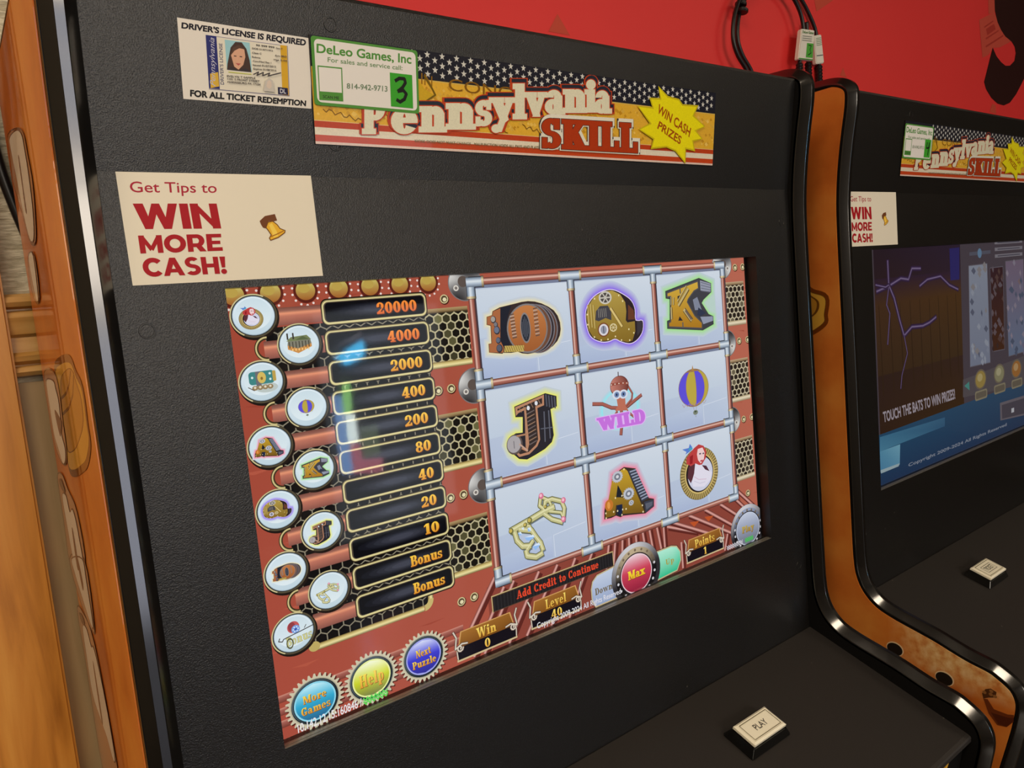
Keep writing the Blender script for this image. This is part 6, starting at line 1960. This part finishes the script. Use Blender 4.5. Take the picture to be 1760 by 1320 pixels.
ca = cable('power_cable', c3([(6.8271,-2.5186),(6.7626,-2.698),(6.6898,-2.8746),(6.5012,-3.0616),(6.4131,-3.2693),(6.4474,-3.5422),(6.5695,-3.7901),(6.7659,-4.0265),(7.1214,-4.2422),(7.5444,-4.289),(7.8239,-4.1745),(8.0127,-4.0683),(8.1725,-3.8715),(8.2283,-3.6283),(8.1673,-3.3963),(8.0754,-3.1613),(8.0074,-2.8457),(7.9878,-2.6189)], 2.15), .0031, '', bundle)
cb = cable('power_cable', c3([(7.1413,-2.5774),(7.0466,-2.7585),(6.9669,-2.9386),(6.7817,-3.1308),(6.6863,-3.3427),(6.7213,-3.6218),(6.8512,-3.8761),(7.0737,-4.0953),(7.3889,-4.2674),(7.7751,-4.3195),(8.2196,-4.2834),(8.4637,-4.1256),(8.6333,-3.9517),(8.7626,-3.7683),(8.8141,-3.5429),(8.8304,-3.2821),(8.8197,-2.9583),(8.7998,-2.7207)], 2.27), .0031, '', bundle)
cc = cable('power_cable', c3([(8.4188,-3.8152),(8.4363,-3.5907),(8.4117,-3.3028),(8.4083,-3.0163),(8.4,-2.6704)], 2.21), .0030, '', bundle)
cl = cable('data_cable', [tuple(world(u, v, w)) for u, v, w in ((-2.74, -2.6, 2.28), (-2.715, -1.7, 2.28), (-2.68, -1.25, 2.28), (-2.63, -.95, 2.28), (-2.55, -.6, 2.28), (-2.45, -.2, 2.28))], .0040, 'black cable hanging down the wall behind the front machine at far left')
for o, q in ((ca, [(8.0718,-3.1189),(8.0177,-2.8467)]), (cb, [(8.8242,-3.2082),(8.8147,-2.8989)]), (cc, [(8.4125,-3.1886),(8.4091,-2.9015)])):
    w0 = {ca: 2.15, cb: 2.27, cc: 2.21}[o]
    bm = bmesh.new()
    a, b = Vector(world(*q[0], w0)), Vector(world(*q[1], w0))
    pts, rad = [], []
    for k in range(13):
        pts.append(a + (b - a) * k / 12)
        rad.append(.0058 if k % 2 else .0046)
    tube(bm, pts, rad, 12)
    finish(bm, 'strain_relief', o, CABLE, smooth=False, origin=bundle.location)
# tags wrapped round the cables
for o, q, w0, num in ((ca, [(8.1066,-3.6398),(8.471,-3.6666),(8.378,-3.1897),(7.9745,-3.1667)], 2.105, True), (cb, [(8.6445,-3.6429),(8.865,-3.695),(8.9154,-3.2476),(8.6828,-3.2074)], 2.225, False)):
    bm = bmesh.new()
    f = [bm.verts.new(world(u, v, w0)) for u, v in q]
    g = [bm.verts.new(world(u, v, w0 + .08)) for u, v in q]
    bm.faces.new(f)
    bm.faces.new(g[::-1])
    for k in range(4):
        bm.faces.new((f[k], f[(k + 1) % 4], g[(k + 1) % 4], g[k]))
    tg = finish(bm, 'cable_tag', bundle, plain('white_tag', (232, 228, 214), .45), bevel=.0012, origin=bundle.location)
    tg['label'] = 'white paper tag with green print'
    p = Pen(lambda u, v, off, w0=w0: world(u, v, w0 - off * 10) - bundle.location, .0003, None, 2e-5, True)
    a, b, c, d = q
    L = lambda s, t: (a[0] + (b[0] - a[0]) * s + ((d[0] - a[0]) * (1 - s) + (c[0] - b[0]) * s) * t, a[1] + (b[1] - a[1]) * s + ((d[1] - a[1]) * (1 - s) + (c[1] - b[1]) * s) * t)
    if num:
        p.add([L(.48, .45), L(.95, .45), L(.95, .92), L(.48, .92)], (80, 170, 60))
        p.path([L(.60, .52), L(.8, .52), L(.72, .66), L(.82, .76), L(.62, .84)], .014, (30, 40, 26))
        p.text('DeLeo Games', [L(.08, .06), L(.92, .06), L(.92, .14), L(.08, .14)], (96, 140, 84), bold=.02)
        for k in range(3):
            p.add([L(.1, .22 + k * .07), L(.8, .22 + k * .07), L(.8, .245 + k * .07), L(.1, .245 + k * .07)], (150, 150, 140))
        p.add([L(.02, .96), L(.98, .96), L(.98, .99), L(.02, .99)], (80, 160, 60))
    else:
        for k in range(5):
            p.add([L(.2, .1 + k * .06), L(.9, .1 + k * .06), L(.9, .125 + k * .06), L(.2, .125 + k * .06)], (140, 160, 130))
        p.add([L(.1, .7), L(.9, .7), L(.9, .73), L(.1, .73)], (90, 96, 100))
    p.build('tag_print', tg, PRINT)
# tie that bundles the loop
bm = bmesh.new()
q = [(6.5354,-3.8536),(6.891,-3.9096),(6.8837,-3.8303),(6.5717,-3.7825)]
for k, (du, dv) in enumerate(((0, 0), (.03, .09))):
    u, v = (q[0][0] + q[1][0]) / 2 + du, q[0][1] + .03 + dv
    bmesh.ops.create_cone(bm, segments=16, cap_ends=True, radius1=.0085, radius2=.0085, depth=.005, matrix=Matrix.Translation(world(u, v, 2.205)) @ Matrix.Rotation(.25, 4, 'Y'))
finish(bm, 'cable_tie', bundle, CABLE, bevel=.001, origin=bundle.location)

# ------------------------------------------------------------------ ceiling fixtures (behind and above the camera)
LAMP = emit('lamp_diffuser', (255, 226, 186), 3.0)
for k, (x, y) in enumerate(((-1.25, -1.0), (2.4, -2.2), (.35, -2.9))):
    f = bpy.data.objects.new('ceiling_lamp', None)
    f.location = (x, y, 2.8)
    col.objects.link(f)
    f['label'] = ('ceiling light panel above the front machine', 'ceiling light panel farther along the room', 'ceiling light panel by the wall behind the viewer')[k]
    f['category'] = 'ceiling light'
    f['group'] = 'ceiling light panels'
    bm = bmesh.new()
    for a in ((-.64, -.34, .64, -.31), (-.64, .31, .64, .34), (-.64, -.31, -.61, .31), (.61, -.31, .64, .31)):
        add_box(bm, (a[0], a[1], -.06), (a[2], a[3], 0))
    finish(bm, 'lamp_frame', f, plain('white_lamp_frame', (226, 222, 214), .4))
    bm = bmesh.new()
    add_box(bm, (-.609, -.309, -.05), (.609, .309, -.03))
    finish(bm, 'lamp_diffuser', f, LAMP)
